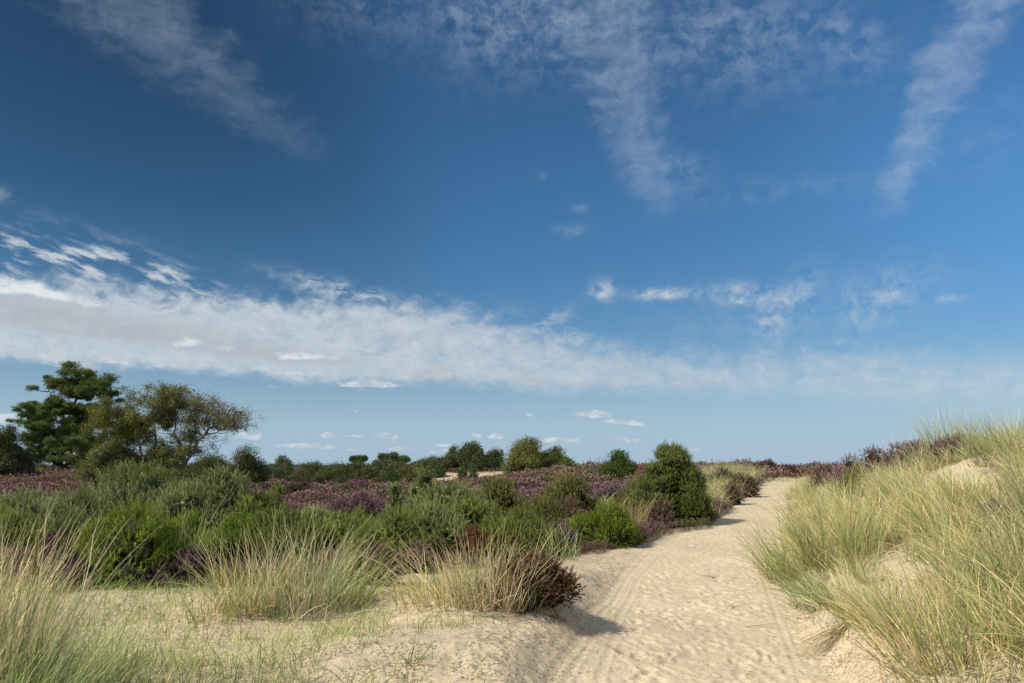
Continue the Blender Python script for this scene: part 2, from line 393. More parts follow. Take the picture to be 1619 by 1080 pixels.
def tube(P, R, k=6, C=(.1, .08, .06), jit=0.0):
    P = np.asarray(P, float); R = np.asarray(R, float); n = len(P)
    D = np.gradient(P, axis=0); Fm = frames(D, np.zeros(n))
    a = np.arange(k)*2*np.pi/k
    ring = Fm[:, :, 0][:, None]*np.cos(a)[None, :, None] + Fm[:, :, 1][:, None]*np.sin(a)[None, :, None]
    V = (P[:, None] + ring*R[:, None, None]*(1+jit*rng.uniform(-1, 1, (n, k, 1)))).reshape(-1, 3)
    F = []
    for i in range(n-1):
        for j in range(k):
            p, q = i*k+j, i*k+(j+1) % k; F += [[p, q, q+k], [p, q+k, p+k]]
    return V, np.array(F), np.tile(np.array(C, float), (len(V), 1))*rng.uniform(.8, 1.15, (len(V), 1))
def bezier(a, b, bend, n=7):
    a, b, bend = map(np.asarray, (a, b, bend)); t = np.linspace(0, 1, n)[:, None]
    m = (a+b)/2+bend
    return a*(1-t)**2 + 2*m*t*(1-t) + b*t*t

def blades(n, r0, L, spread=.5, bend=.9, lean=(0, 0), w=.006, pal='mix', seg=6, dens=1.0, origin=None, Lv=.35, kink=.06):
    """marram: n leaf blades from a disc of radius r0"""
    if origin is None:
        q = np.sqrt(rng.uniform(0, 1, n))*r0; a = rng.uniform(0, 2*np.pi, n)
        B = np.stack([q*np.cos(a), q*np.sin(a), np.zeros(n)-.03], 1)
        az = a + rng.normal(0, .8, n)
        th0 = np.abs(rng.normal(0, spread*.6, n)) + .25*spread*q/max(r0, 1e-3)
    else:
        B = origin; az = rng.uniform(0, 2*np.pi, n); th0 = np.abs(rng.normal(0, spread*.7, n))
    Ls = (L if np.ndim(L) else np.full(n, L))*np.clip(rng.normal(1-Lv*.4, Lv*.55, n), .3, 1.25)
    hd = np.stack([np.cos(az), np.sin(az), np.zeros(n)], 1)
    ln = np.zeros((n, 3)); lean = np.asarray(lean, float)
    ln[:, :2] = lean if lean.ndim == 2 else lean[None]
    d0 = unit(hd*np.tan(np.clip(th0, 0, 1.25))[:, None] + np.array([[0, 0, 1.0]]) + ln*.6)
    sag = hd*rng.uniform(.2, 1.0, n)[:, None]*bend + ln*rng.uniform(.3, 1.5, n)[:, None]
    sag[:, 2] -= bend*rng.uniform(.0, .8, n)
    t = np.linspace(0, 1, seg+1)
    P = np.zeros((n, seg+1, 3)); P[:, 0] = B
    for i in range(seg):
        tm = (t[i]+t[i+1])/2
        d = unit(d0 + sag*tm**1.6 + rng.normal(0, kink, (n, 3)))
        P[:, i+1] = P[:, i] + d*(Ls/seg)[:, None]
    side = unit(np.cross(d0, np.stack([np.cos(az+1.2*rng.normal(size=n)), np.sin(az+1.2*rng.normal(size=n)), np.full(n, .2)], 1)))
    wd = w*rng.uniform(.6, 1.25, n)[:, None]*np.array([(1-.92*x**2.2) for x in t])[None]
    A, Bq = P - side[:, None]*wd[..., None]/2, P + side[:, None]*wd[..., None]/2
    V = np.stack([A, Bq], 2).reshape(-1, 3)
    f = []
    for i in range(seg): f += [[2*i, 2*i+1, 2*i+3], [2*i, 2*i+3, 2*i+2]]
    F = (np.array(f)[None] + (np.arange(n)*2*(seg+1))[:, None, None]).reshape(-1, 3)
    g = rng.uniform(0, 1, n)
    cg, cb, cs, cd = np.array([.235, .335, .080]), np.array([.31, .40, .19]), np.array([.80, .68, .38]), np.array([.42, .28, .14])
    pr = {'mix': (.42, .65, .94), 'green': (.58, .82, .97), 'straw': (.16, .30, .80), 'dry': (.05, .12, .60)}[pal]
    c = np.where((g < pr[0])[:, None], cg, np.where((g < pr[1])[:, None], cb, np.where((g < pr[2])[:, None], cs, cd)))
    c = c*rng.uniform(.55, 1.3, (n, 1))
    tip = c*.35+cs*.75; root = np.array([.20, .15, .08])[None]*np.ones((n, 1))  # brown blade bases, darkened to paint in shade low in the tufts
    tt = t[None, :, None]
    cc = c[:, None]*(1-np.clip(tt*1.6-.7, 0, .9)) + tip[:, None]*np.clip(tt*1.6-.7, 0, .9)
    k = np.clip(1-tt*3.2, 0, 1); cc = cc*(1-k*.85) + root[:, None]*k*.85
    return V, F, np.repeat(cc, 2, axis=1).reshape(-1, 3)

def lobed(w, d, h, nl, r, seed=0, hj=(.74, 1.06)):
    """centres and radii of the lobes that make up a shrub's outline"""
    g = np.random.default_rng(seed); c = []; R = []
    for i in range(nl):
        a = i*2.4+g.uniform(-.4, .4); q = math.sqrt((i+.5)/nl)
        rr = r*g.uniform(.75, 1.25)
        x, y = math.cos(a)*q*(w/2-rr*.75), math.sin(a)*q*(d/2-rr*.75)
        top = h*(1-.55*q**2.2)*(1.0 if i == 0 else g.uniform(*hj))
        z = max(top-rr, rr*.55); c.append((x, y, z)); R.append(rr)
        if z > rr*1.3:
            c.append((x*1.12, y*1.12, z*.45)); R.append(rr*g.uniform(.9, 1.2))
    return np.array(c), np.array(R)
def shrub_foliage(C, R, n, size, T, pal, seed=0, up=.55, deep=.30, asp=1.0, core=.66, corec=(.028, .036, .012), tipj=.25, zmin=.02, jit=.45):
    g = np.random.default_rng(seed+77)
    p = R**2/np.sum(R**2); k = g.choice(len(R), n, p=p)
    d = unit(g.normal(size=(n, 3))); d[:, 2] = np.where(d[:, 2] < -.35, -d[:, 2], d[:, 2])
    # clumps: pull directions toward a few heads per lobe so light and dark gather
    heads = unit(g.normal(size=(len(R), 14, 3)) + [0, 0, .4]); _hi = g.integers(0, 14, n); hsel = heads[k, _hi]
    d = unit(d*.55 + hsel*.85)
    hr = g.uniform(.82, 1.22, (len(R), 14)); rad = R[k]*(1-deep*g.uniform(0, 1, n)**1.5)*hr[k, _hi]
    P = C[k] + d*rad[:, None]*np.array([1, 1, .95])
    ok = P[:, 2] > zmin
    # drop what is buried well inside another lobe
    for j in range(len(R)):
        q = np.linalg.norm(P-C[j], axis=1) < R[j]*.62
        ok &= ~(q & (k != j))
    P, d, k = P[ok], d[ok], k[ok]; m = len(P)
    D = unit(d*(1-up) + np.array([.12, 0, up]) + g.normal(0, jit, (m, 3)))
    sc = size*g.uniform(.6, 1.35, m)
    if asp != 1.0: sc = np.stack([sc*asp, sc*asp, sc], 1)
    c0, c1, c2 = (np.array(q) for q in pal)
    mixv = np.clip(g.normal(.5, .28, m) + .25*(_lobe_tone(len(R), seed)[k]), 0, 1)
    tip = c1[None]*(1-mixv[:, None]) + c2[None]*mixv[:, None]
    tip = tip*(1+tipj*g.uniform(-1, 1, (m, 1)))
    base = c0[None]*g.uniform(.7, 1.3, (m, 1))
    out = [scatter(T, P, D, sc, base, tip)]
    if core:  # dark lumps added inside, standing in for shade between the shoots
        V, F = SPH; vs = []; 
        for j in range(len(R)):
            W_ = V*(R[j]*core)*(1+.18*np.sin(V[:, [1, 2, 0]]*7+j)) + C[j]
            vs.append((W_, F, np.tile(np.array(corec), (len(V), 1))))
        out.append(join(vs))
    return join(out)
def _lobe_tone(n, seed): return np.random.default_rng(seed+5).normal(0, 1, n)

# ---------------------------------------------------------------- materials
def M(name):
    m = bpy.data.materials.new(name); m.use_nodes = True; t = m.node_tree; t.nodes.clear(); return m, t
def N(t, ty, **kw):
    n = t.nodes.new(ty)
    for k, v in kw.items():
        if k.startswith('i_'): n.inputs[k[2:].replace('_', ' ')].default_value = v
        else: setattr(n, k, v)
    return n
def plant_mat(name, trans=.3, rough=.55, spec=.25, var=.35, scale=2.5, orand=0.0):
    m, t = M(name); L = t.links.new
    a = N(t, 'ShaderNodeAttribute', attribute_name='Col')
    g = N(t, 'ShaderNodeNewGeometry'); nz = N(t, 'ShaderNodeTexNoise', i_Scale=scale, i_Detail=3.0); L(g.outputs['Position'], nz.inputs['Vector'])
    mr = N(t, 'ShaderNodeMapRange'); mr.inputs['From Min'].default_value = .3; mr.inputs['From Max'].default_value = .7
    mr.inputs['To Min'].default_value = 1-var; mr.inputs['To Max'].default_value = 1+var; L(nz.outputs[0], mr.inputs['Value'])
    v = N(t, 'ShaderNodeVectorMath', operation='SCALE'); L(a.outputs['Color'], v.inputs[0]); L(mr.outputs[0], v.inputs['Scale'])
    if orand:
        oi = N(t, 'ShaderNodeObjectInfo'); cr = N(t, 'ShaderNodeValToRGB'); L(oi.outputs['Random'], cr.inputs[0])
        e = cr.color_ramp.elements; e[0].color = (.80, .88, .78, 1); e[1].color = (1.12, 1.04, .90, 1)
        for p_, c_ in ((.3, (1.0, 1.0, 1.15, 1)), (.6, (.86, .96, .72, 1)), (.8, (1.18, 1.10, 1.0, 1))): q_ = e.new(p_); q_.color = c_
        v2 = N(t, 'ShaderNodeVectorMath', operation='MULTIPLY'); L(v.outputs[0], v2.inputs[0]); L(cr.outputs[0], v2.inputs[1]); v = v2
    b = N(t, 'ShaderNodeBsdfPrincipled', i_Roughness=rough); b.inputs['Specular IOR Level'].default_value = spec; L(v.outputs[0], b.inputs['Base Color'])
    o = N(t, 'ShaderNodeOutputMaterial')
    if trans:
        tr = N(t, 'ShaderNodeBsdfTranslucent'); L(v.outputs[0], tr.inputs[0]); mx = N(t, 'ShaderNodeMixShader'); mx.inputs[0].default_value = trans
        L(b.outputs[0], mx.inputs[1]); L(tr.outputs[0], mx.inputs[2]); L(mx.outputs[0], o.inputs[0])
    else: L(b.outputs[0], o.inputs[0])
    return m
MG = plant_mat('marram_leaf', .38, .5, .35, .28, .9, 1.0)
MF = plant_mat('gorse_leaf', .2, .6, .2, .3, 3.0)
MH = plant_mat('heather_sprigs', .15, .75, .1, .3, 1.5)
MT = plant_mat('tree_leaf', .28, .55, .25, .3, .8)
MW = plant_mat('bark', 0, .85, .1, .35, 12)
def sand_mat():
    m, t = M('sand'); L = t.links.new
    a = N(t, 'ShaderNodeAttribute', attribute_name='Col'); li = N(t, 'ShaderNodeAttribute', attribute_name='litter')
    g = N(t, 'ShaderNodeNewGeometry'); P = g.outputs['Position']
    def nz(sc, de=4.0, ro=.6):
        n = N(t, 'ShaderNodeTexNoise', i_Scale=sc, i_Detail=de, i_Roughness=ro); L(P, n.inputs['Vector']); return n.outputs[0]
    def mr(x, a0, a1, b0, b1):
        n = N(t, 'ShaderNodeMapRange'); L(x, n.inputs['Value'])
        for k, q in zip(('From Min', 'From Max', 'To Min', 'To Max'), (a0, a1, b0, b1)): n.inputs[k].default_value = q
        return n.outputs[0]
    def mul(x, y):
        n = N(t, 'ShaderNodeMath', operation='MULTIPLY'); L(x, n.inputs[0]); 
        if hasattr(y, 'links'): L(y, n.inputs[1])
        else: n.inputs[1].default_value = y
        return n.outputs[0]
    k1 = mr(nz(.9, 5), .3, .7, .90, 1.08); k2 = mr(nz(9, 6, .7), .3, .7, .90, 1.08); k3 = mr(nz(150, 3), .3, .7, .93, 1.06)
    v = N(t, 'ShaderNodeVectorMath', operation='SCALE'); L(a.outputs['Color'], v.inputs[0]); L(mul(mul(k1, k2), k3), v.inputs['Scale'])
    # dark plant crumbs
    vo = N(t, 'ShaderNodeTexNoise', i_Scale=42.0, i_Detail=3.0, i_Roughness=.6); 
    st = N(t, 'ShaderNodeVectorMath', operation='MULTIPLY'); L(P, st.inputs[0]); st.inputs[1].default_value = (1, .8, 1); L(st.outputs[0], vo.inputs['Vector'])
    n5 = nz(3.0, 4); th = N(t, 'ShaderNodeMath', operation='ADD'); L(vo.outputs[0], th.inputs[0]); L(mul(li.outputs['Fac'], mr(n5, .35, .65, .02, .16)), th.inputs[1])
    cr = mul(mr(th.outputs[0], .62, .69, 0, 1), .75)
    mx = N(t, 'ShaderNodeMix', data_type='RGBA'); mx.clamp_factor = True; L(cr, mx.inputs[0]); L(v.outputs[0], mx.inputs[6]); mx.inputs[7].default_value = (.16, .125, .08, 1)
    b = N(t, 'ShaderNodeBsdfPrincipled', i_Roughness=.95); b.inputs['Specular IOR Level'].default_value = .1; L(mx.outputs[2], b.inputs['Base Color'])
    bp = N(t, 'ShaderNodeBump', i_Strength=.8, i_Distance=.022); L(nz(14, 7, .68), bp.inputs['Height'])
    bq = N(t, 'ShaderNodeBump', i_Strength=.35, i_Distance=.004); L(nz(160, 3, .7), bq.inputs['Height']); L(bp.outputs[0], bq.inputs['Normal'])
    L(bq.outputs[0], b.inputs['Normal'])
    o = N(t, 'ShaderNodeOutputMaterial'); L(b.outputs[0], o.inputs[0]); return m
MS = sand_mat()

# ---------------------------------------------------------------- the ground
BARE = []
for px, py, rx_, ry_ in [(1545, 735, 55, 30), (1500, 765, 50, 12), (1360, 888, 38, 13), (1425, 905, 30, 10)]:
    g0 = gpos(px, py); BARE.append((g0[0], g0[1], rx_/F_PX*g0[1], .9 if py > 800 else 1.5))
# relief stamped on a fine grid: footprints, tyre tracks
GX0, GX1, GY0, GY1, GS = -7.0, 12.0, 2.5, 44.0, .02
gx = np.arange(GX0, GX1, GS); gy = np.arange(GY0, GY1, GS)
REL = np.zeros((len(gy), len(gx)), np.float32)
def stamp(cx, cy, ang, L, Wd, dep):
    R = L*1.1; i0, i1 = int((cx-R-GX0)/GS), int((cx+R-GX0)/GS)+1; j0, j1 = int((cy-R-GY0)/GS), int((cy+R-GY0)/GS)+1
    if i0 < 0 or j0 < 0 or i1 >= len(gx) or j1 >= len(gy): return
    X, Y_ = np.meshgrid(gx[i0:i1]-cx, gy[j0:j1]-cy); c, s = math.cos(ang), math.sin(ang)
    u = (X*c+Y_*s)/(L/2); v = (Y_*c-X*s)/(Wd/2); q = np.sqrt(u*u+v*v)
    REL[j0:j1, i0:i1] += (-dep*np.exp(-(q**3)*.9) + dep*.55*np.exp(-((q-1.35)/.35)**2)*(1+.5*u)).astype(np.float32)
rr_ = np.random.default_rng(5)
for i in range(7000):
    y = 2.6+41*rr_.uniform()**1.25; a, b = float(xl(y)), float(xr(y))
    x = rr_.uniform(a-.9, b+.15); inside = (x > a+.25)
    stamp(x, y, math.pi/2+rr_.normal(0, .5), rr_.uniform(.11, .25), rr_.uniform(.06, .12), (rr_.uniform(.003, .010) if rr_.uniform() < .86 else rr_.uniform(.011, .018))*(1 if inside else .5))
for i in range(500):
    y = rr_.uniform(3.5, 11); x = rr_.uniform(-6, float(xl(y)))
    stamp(x, y, rr_.uniform(0, 3.1), rr_.uniform(.15, .35), rr_.uniform(.1, .25), rr_.uniform(.003, .012))
def track(pts, wd, dep, pitch):
    P = np.array([gpos(px, py)[:2] for px, py in pts]); L = np.r_[0, np.cumsum(np.linalg.norm(np.diff(P, axis=0), axis=1))]
    n = int(L[-1]/.01); s = np.linspace(0, L[-1], n); xs, ys = np.interp(s, L, P[:, 0]), np.interp(s, L, P[:, 1])
    k = np.ones(41)/41; xs = np.convolve(np.pad(xs, 20, 'edge'), k, 'valid'); ys = np.convolve(np.pad(ys, 20, 'edge'), k, 'valid')
    tx, ty = np.gradient(xs), np.gradient(ys); l = np.hypot(tx, ty); nx, ny = -ty/l, tx/l
    for v in np.arange(-wd, wd+.001, .01):
        q = abs(v)/(wd/2)
        h = -dep*np.exp(-(q**4)) + dep*.7*np.exp(-((q-1.4)/.3)**2)
        h = h + (q < 1)*dep*.8*(np.sin(2*np.pi*s/pitch + (np.pi if v > 0 else 0)) > .1)
        i = ((xs+nx*v-GX0)/GS).astype(int); j = ((ys+ny*v-GY0)/GS).astype(int)
        ok = (i > 0) & (j > 0) & (i < len(gx)) & (j < len(gy)); REL[j[ok], i[ok]] = (h[ok] + .15*REL[j[ok], i[ok]]).astype(np.float32)
for pts, wd in [([(868, 1079), (915, 1010), (955, 950), (985, 905), (1020, 870), (1085, 842)], .09),
                ([(893, 1079), (935, 1015), (968, 955), (996, 908), (1030, 873), (1098, 843)], .06),
                ([(945, 1079), (970, 1010), (988, 960), (1010, 915), (1045, 880)], .07),
                ([(1262, 1060), (1232, 985), (1212, 930), (1200, 890)], .06)]:
    track(pts, wd, .0075, .065)
def relief(x, y):
    i = (x-GX0)/GS; j = (y-GY0)/GS; ok = (i > 1) & (j > 1) & (i < len(gx)-2) & (j < len(gy)-2)
    i = np.clip(i, 1, len(gx)-3); j = np.clip(j, 1, len(gy)-3); i0, j0 = i.astype(int), j.astype(int); fi, fj = i-i0, j-j0
    v = REL[j0, i0]*(1-fi)*(1-fj)+REL[j0, i0+1]*fi*(1-fj)+REL[j0+1, i0]*(1-fi)*fj+REL[j0+1, i0+1]*fi*fj
    return np.where(ok, v, 0)
rads = np.r_[np.geomspace(.02, 4.2, 22), np.geomspace(4.2, 14, 400)[1:], np.geomspace(14, 46, 330)[1:], np.geomspace(46, 130, 160)[1:], np.geomspace(130, 6000, 60)[1:]]
angs = np.r_[np.linspace(-180, -60, 24)[:-1], np.linspace(-60, -36, 20)[:-1], np.linspace(-36, 36, 760), np.linspace(36, 60, 20)[1:], np.linspace(60, 180, 24)[1:-1]]
ar = np.radians(angs); RA, AN = np.meshgrid(rads, ar, indexing='ij')
GXv, GYv = (RA*np.sin(AN)).ravel(), (RA*np.cos(AN)).ravel()
hm = heath_mask(GXv, GYv)
s_r = GXv-xr(GYv); front = GYv > 0
onpath = S(-.25, .1, GXv-xl(GYv))*S(.12, -.12, s_r)*S(50, 44, GYv)
GZv = hz(GXv, GYv) + relief(GXv, GYv)*S(.8, .1, hm)*S(1.0, .1, s_r)
GZv += S(.3, .9, hm)*.62*(fbm(GXv, GYv, .9, 3, 81)+.1)*S(90, 60, RA.ravel())
GZv += .05*fbm(GXv, GYv, 2.6, 4, 83)*(1-onpath)*S(40, 15, RA.ravel())*(1-hm*.5)
GZv += .010*fbm(GXv, GYv, 7, 3, 84)*S(20, 9, RA.ravel())
sand = np.array([.585, .470, .308]); soil = np.array([.10, .07, .045]); litterc = np.array([.38, .31, .19])
nsp = fbm(GXv, GYv, 1.1, 4, 91)+.5
C = sand[None]*(1+.16*(nsp[:, None]-.5))
wet = S(.1, .9, bump(GXv, GYv, 2.35, 6.4, .5, 2.5)*(s_r > -.6))                   # the cut bank is a warmer, smoother sand
C = C*(1-wet[:, None]*.0)
offp = (1-onpath)*(1-hm)
tl = np.clip(offp*(.08+.9*(nsp-.45)), 0, .6)*S(.15, .8, np.where(s_r > 0, s_r, 1))*S(.75, .4, np.asarray(bare_right(GXv, GYv)))
C = C*(1-tl[:, None]) + litterc[None]*tl[:, None]
C = C*(1-hm[:, None]) + soil[None]*hm[:, None]
gr = S(120, 170, GYv)[:, None]; C = C*(1-gr) + np.array([[.07, .085, .04]])*gr
lit = np.clip(.25*onpath + offp*1.0, 0, 1)*(1-hm)*S(.75, .3, np.asarray(bare_right(GXv, GYv)))
nr, na = len(rads), len(angs)
ii = np.arange(nr-1)[:, None]*na; jj = np.arange(na)[None]; j2 = (jj+1) % na
Q = np.stack([ii+jj, ii+j2, ii+na+j2, ii+na+jj], -1).reshape(-1, 4)
Q = Q[:, ::-1]
pc = onpath[Q].mean(1); isp = pc > .5
# the middle of the disc, right under the viewer
def sub(Qs):
    u, inv = np.unique(Qs, return_inverse=True); return u, inv.reshape(Qs.shape)
GV = np.stack([GXv, GYv, GZv], 1)
for nm, sel, lab in (('sandy_ground', ~isp, None), ('sand_path', isp, None)):
    u, q = sub(Q[sel]); me = mesh(nm, GV[u], q, C[u], True, {'litter': lit[u]})
    link(nm, me, MS, kind='structure')
def gz(x, y):
    """height of the finished ground (with heath mounds)"""
    x = np.asarray(x, float); y = np.asarray(y, float); h = heath_mask(x, y); r = np.hypot(x, y); s = x-xr(y)
    on = S(-.25, .1, x-xl(y))*S(.12, -.12, s)
    return hz(x, y) + S(.3, .9, h)*.62*(fbm(x, y, .9, 3, 81)+.1)*S(90, 60, r) + .05*fbm(x, y, 2.6, 4, 83)*(1-on)*S(40, 15, r)*(1-h*.5)
# ================================================================ plants
def onslope(o, x, y): pass
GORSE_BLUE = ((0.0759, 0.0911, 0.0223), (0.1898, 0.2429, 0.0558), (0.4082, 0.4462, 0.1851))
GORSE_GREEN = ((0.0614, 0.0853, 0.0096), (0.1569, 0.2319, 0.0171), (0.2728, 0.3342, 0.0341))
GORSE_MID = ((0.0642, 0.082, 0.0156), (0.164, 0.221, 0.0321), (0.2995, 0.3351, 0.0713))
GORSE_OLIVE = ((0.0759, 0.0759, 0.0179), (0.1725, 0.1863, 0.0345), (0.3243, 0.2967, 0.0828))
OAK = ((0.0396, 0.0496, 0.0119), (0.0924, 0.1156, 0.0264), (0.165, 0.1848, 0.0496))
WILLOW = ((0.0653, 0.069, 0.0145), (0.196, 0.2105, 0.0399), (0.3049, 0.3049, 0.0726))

def shrub(name, label, cat, base, w, h, d=None, kind='gorse', pal=GORSE_MID, n=1500, size=.2, nl=9, r=None, seed=0, T=None, group=None, up=.42, asp=1.0, stems=5, core=.54, deep=.36, spikes=0, stemc=(.07, .05, .035), hj=None):
    d = d or w*.85; r = r or min(w*.24, h*.42)
    if kind == 'gorse': n = int(n*2.0); size = size*.80; nl = int(nl*1.3); r = r*.92
    C_, R_ = lobed(w, d, h, nl, r, seed, hj or (.6, 1.08) if kind == 'gorse' else (.74, 1.03))
    V, F, C = shrub_foliage(C_, R_, n, size, T or PL_MID, pal, seed, up=up, asp=asp, core=core, deep=deep)
    if spikes:      # young shoots that stand clear of the outline
        g = np.random.default_rng(seed+9); k = g.integers(0, len(R_), spikes)
        P = C_[k] + np.stack([g.normal(0, .35, spikes)*R_[k], g.normal(0, .35, spikes)*R_[k], R_[k]*g.uniform(.6, .95, spikes)], 1)
        D = unit(np.stack([g.normal(0, .25, spikes)+.08, g.normal(0, .25, spikes), np.ones(spikes)], 1)); sc = size*g.uniform(1.1, 1.8, spikes)
        a = scatter(T or PL_MID, P, D, np.stack([sc*.7, sc*.7, sc], 1), np.tile(np.array(pal[1])*.8, (spikes, 1)), np.tile(np.array(pal[2]), (spikes, 1)))
        V, F, C = join([(V, F, C), a])
    root = link(name, None, loc=base, label=label, cat=cat, group=group)
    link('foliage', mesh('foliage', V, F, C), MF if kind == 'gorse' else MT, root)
    parts = []
    g = np.random.default_rng(seed+3)
    for i in range(stems):
        k = g.integers(0, len(R_)); e = C_[k]+[0, 0, R_[k]*.3]
        P = bezier((g.normal(0, w*.04), g.normal(0, w*.04), -.15), e, (g.normal(0, .06)*w, g.normal(0, .06)*w, -.08*h))
        parts.append(tube(P, np.linspace(.022, .008, len(P))*max(1, h*.6), 5, stemc))
    V, F, C = join(parts); link('stem', mesh('stem', V, F, C), MW, root)
    return root
def bush(label, px, top, bot, wpx, Y_=None, xoff=0, **kw):
    """place a bush whose foot shows at (px, bot) and crown reaches row top"""
    b = gpos(px, bot) if Y_ is None else at(px, Y_)
    b[2] = float(gz(b[0], b[1])); Yd = b[1]
    w = wpx/F_PX*Yd; h = row(top, Yd) - b[2]
    b[2] -= .03
    kw.setdefault('name', 'gorse_bush'); kw.setdefault('cat', 'bush')
    return shrub(kw.pop('name'), label, kw.pop('cat'), b, w, h, **kw)

# ---- gorse near the viewer
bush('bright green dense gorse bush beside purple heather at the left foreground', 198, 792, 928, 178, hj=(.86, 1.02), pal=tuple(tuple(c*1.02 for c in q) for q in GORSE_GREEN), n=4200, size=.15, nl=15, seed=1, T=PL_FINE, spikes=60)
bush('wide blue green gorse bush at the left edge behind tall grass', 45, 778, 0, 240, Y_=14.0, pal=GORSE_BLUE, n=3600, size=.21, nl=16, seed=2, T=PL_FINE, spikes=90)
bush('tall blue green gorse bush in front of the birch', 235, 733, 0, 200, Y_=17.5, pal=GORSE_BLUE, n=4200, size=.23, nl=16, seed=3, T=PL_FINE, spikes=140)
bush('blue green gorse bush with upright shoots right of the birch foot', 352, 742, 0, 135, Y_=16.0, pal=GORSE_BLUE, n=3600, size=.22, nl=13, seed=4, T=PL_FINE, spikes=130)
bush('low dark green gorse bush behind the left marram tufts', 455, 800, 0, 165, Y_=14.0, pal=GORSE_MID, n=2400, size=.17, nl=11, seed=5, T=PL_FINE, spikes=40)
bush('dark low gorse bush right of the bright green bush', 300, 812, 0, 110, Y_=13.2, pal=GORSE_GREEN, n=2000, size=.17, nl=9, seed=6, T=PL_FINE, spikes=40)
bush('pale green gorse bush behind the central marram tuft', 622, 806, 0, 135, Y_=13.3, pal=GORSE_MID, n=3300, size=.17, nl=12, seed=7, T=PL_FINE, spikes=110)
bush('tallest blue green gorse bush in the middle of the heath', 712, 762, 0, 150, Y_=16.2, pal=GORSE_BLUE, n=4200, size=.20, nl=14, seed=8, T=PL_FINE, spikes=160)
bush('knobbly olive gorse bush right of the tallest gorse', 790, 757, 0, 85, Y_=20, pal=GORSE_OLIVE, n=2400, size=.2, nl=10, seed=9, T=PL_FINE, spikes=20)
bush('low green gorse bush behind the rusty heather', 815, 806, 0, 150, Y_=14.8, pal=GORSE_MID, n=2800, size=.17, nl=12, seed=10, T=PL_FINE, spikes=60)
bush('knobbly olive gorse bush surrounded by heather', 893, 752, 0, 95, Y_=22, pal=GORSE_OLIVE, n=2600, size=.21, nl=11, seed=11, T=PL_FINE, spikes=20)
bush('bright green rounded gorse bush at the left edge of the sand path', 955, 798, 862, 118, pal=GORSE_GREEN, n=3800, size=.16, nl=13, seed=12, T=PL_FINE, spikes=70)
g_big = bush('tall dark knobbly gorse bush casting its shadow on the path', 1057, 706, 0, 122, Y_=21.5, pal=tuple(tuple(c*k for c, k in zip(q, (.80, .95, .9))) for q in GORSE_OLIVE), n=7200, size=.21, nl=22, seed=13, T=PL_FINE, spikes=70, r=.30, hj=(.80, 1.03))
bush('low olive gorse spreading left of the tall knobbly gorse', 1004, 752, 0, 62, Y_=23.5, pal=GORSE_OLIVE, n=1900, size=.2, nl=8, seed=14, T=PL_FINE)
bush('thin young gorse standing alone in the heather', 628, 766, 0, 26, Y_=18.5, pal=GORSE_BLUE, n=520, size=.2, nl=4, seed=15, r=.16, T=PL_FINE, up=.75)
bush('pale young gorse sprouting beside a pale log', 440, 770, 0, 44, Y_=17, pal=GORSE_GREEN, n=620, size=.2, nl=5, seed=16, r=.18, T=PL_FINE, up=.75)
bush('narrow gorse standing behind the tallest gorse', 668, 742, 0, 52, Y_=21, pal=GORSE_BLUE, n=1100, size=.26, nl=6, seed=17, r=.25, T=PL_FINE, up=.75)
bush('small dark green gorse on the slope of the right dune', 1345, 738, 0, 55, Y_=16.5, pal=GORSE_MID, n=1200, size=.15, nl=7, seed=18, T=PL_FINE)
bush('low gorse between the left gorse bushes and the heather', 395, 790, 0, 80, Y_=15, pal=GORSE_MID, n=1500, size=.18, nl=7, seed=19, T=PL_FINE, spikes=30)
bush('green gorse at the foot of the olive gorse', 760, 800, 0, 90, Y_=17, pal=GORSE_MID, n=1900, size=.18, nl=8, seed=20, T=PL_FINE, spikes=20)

for i, (px, top, w_, Y_, pal) in enumerate([(110, 768, 170, 16.5, GORSE_BLUE), (300, 764, 150, 15.2, GORSE_BLUE), (418, 782, 100, 16.5, GORSE_MID), (30, 812, 150, 12.3, GORSE_MID), (375, 822, 130, 13.2, GORSE_GREEN),
        (560, 812, 100, 14.6, GORSE_MID), (676, 798, 140, 14.2, GORSE_BLUE), (742, 790, 110, 15.3, GORSE_MID), (850, 786, 95, 17.5, GORSE_OLIVE), (500, 806, 110, 15.0, GORSE_BLUE)]):
    bush(['blue green gorse filling the left mass between the pine and the bright bush', 'blue green gorse directly behind the bright green bush', 'green gorse at the right end of the left gorse mass', 'shaded gorse at the left edge below the blue green gorse',
          'yellow green gorse behind the left marram tufts', 'gorse at the left end of the central gorse mass', 'blue green gorse at the front of the central gorse mass', 'mid green gorse just right of the tallest central gorse', 'olive gorse between two brown heather mounds',
          'low blue green gorse between the left and central gorse masses'][i], px, top, 0, w_, Y_=Y_, pal=pal, n=2300, size=.2, nl=11, seed=200+i, T=PL_FINE, spikes=60)
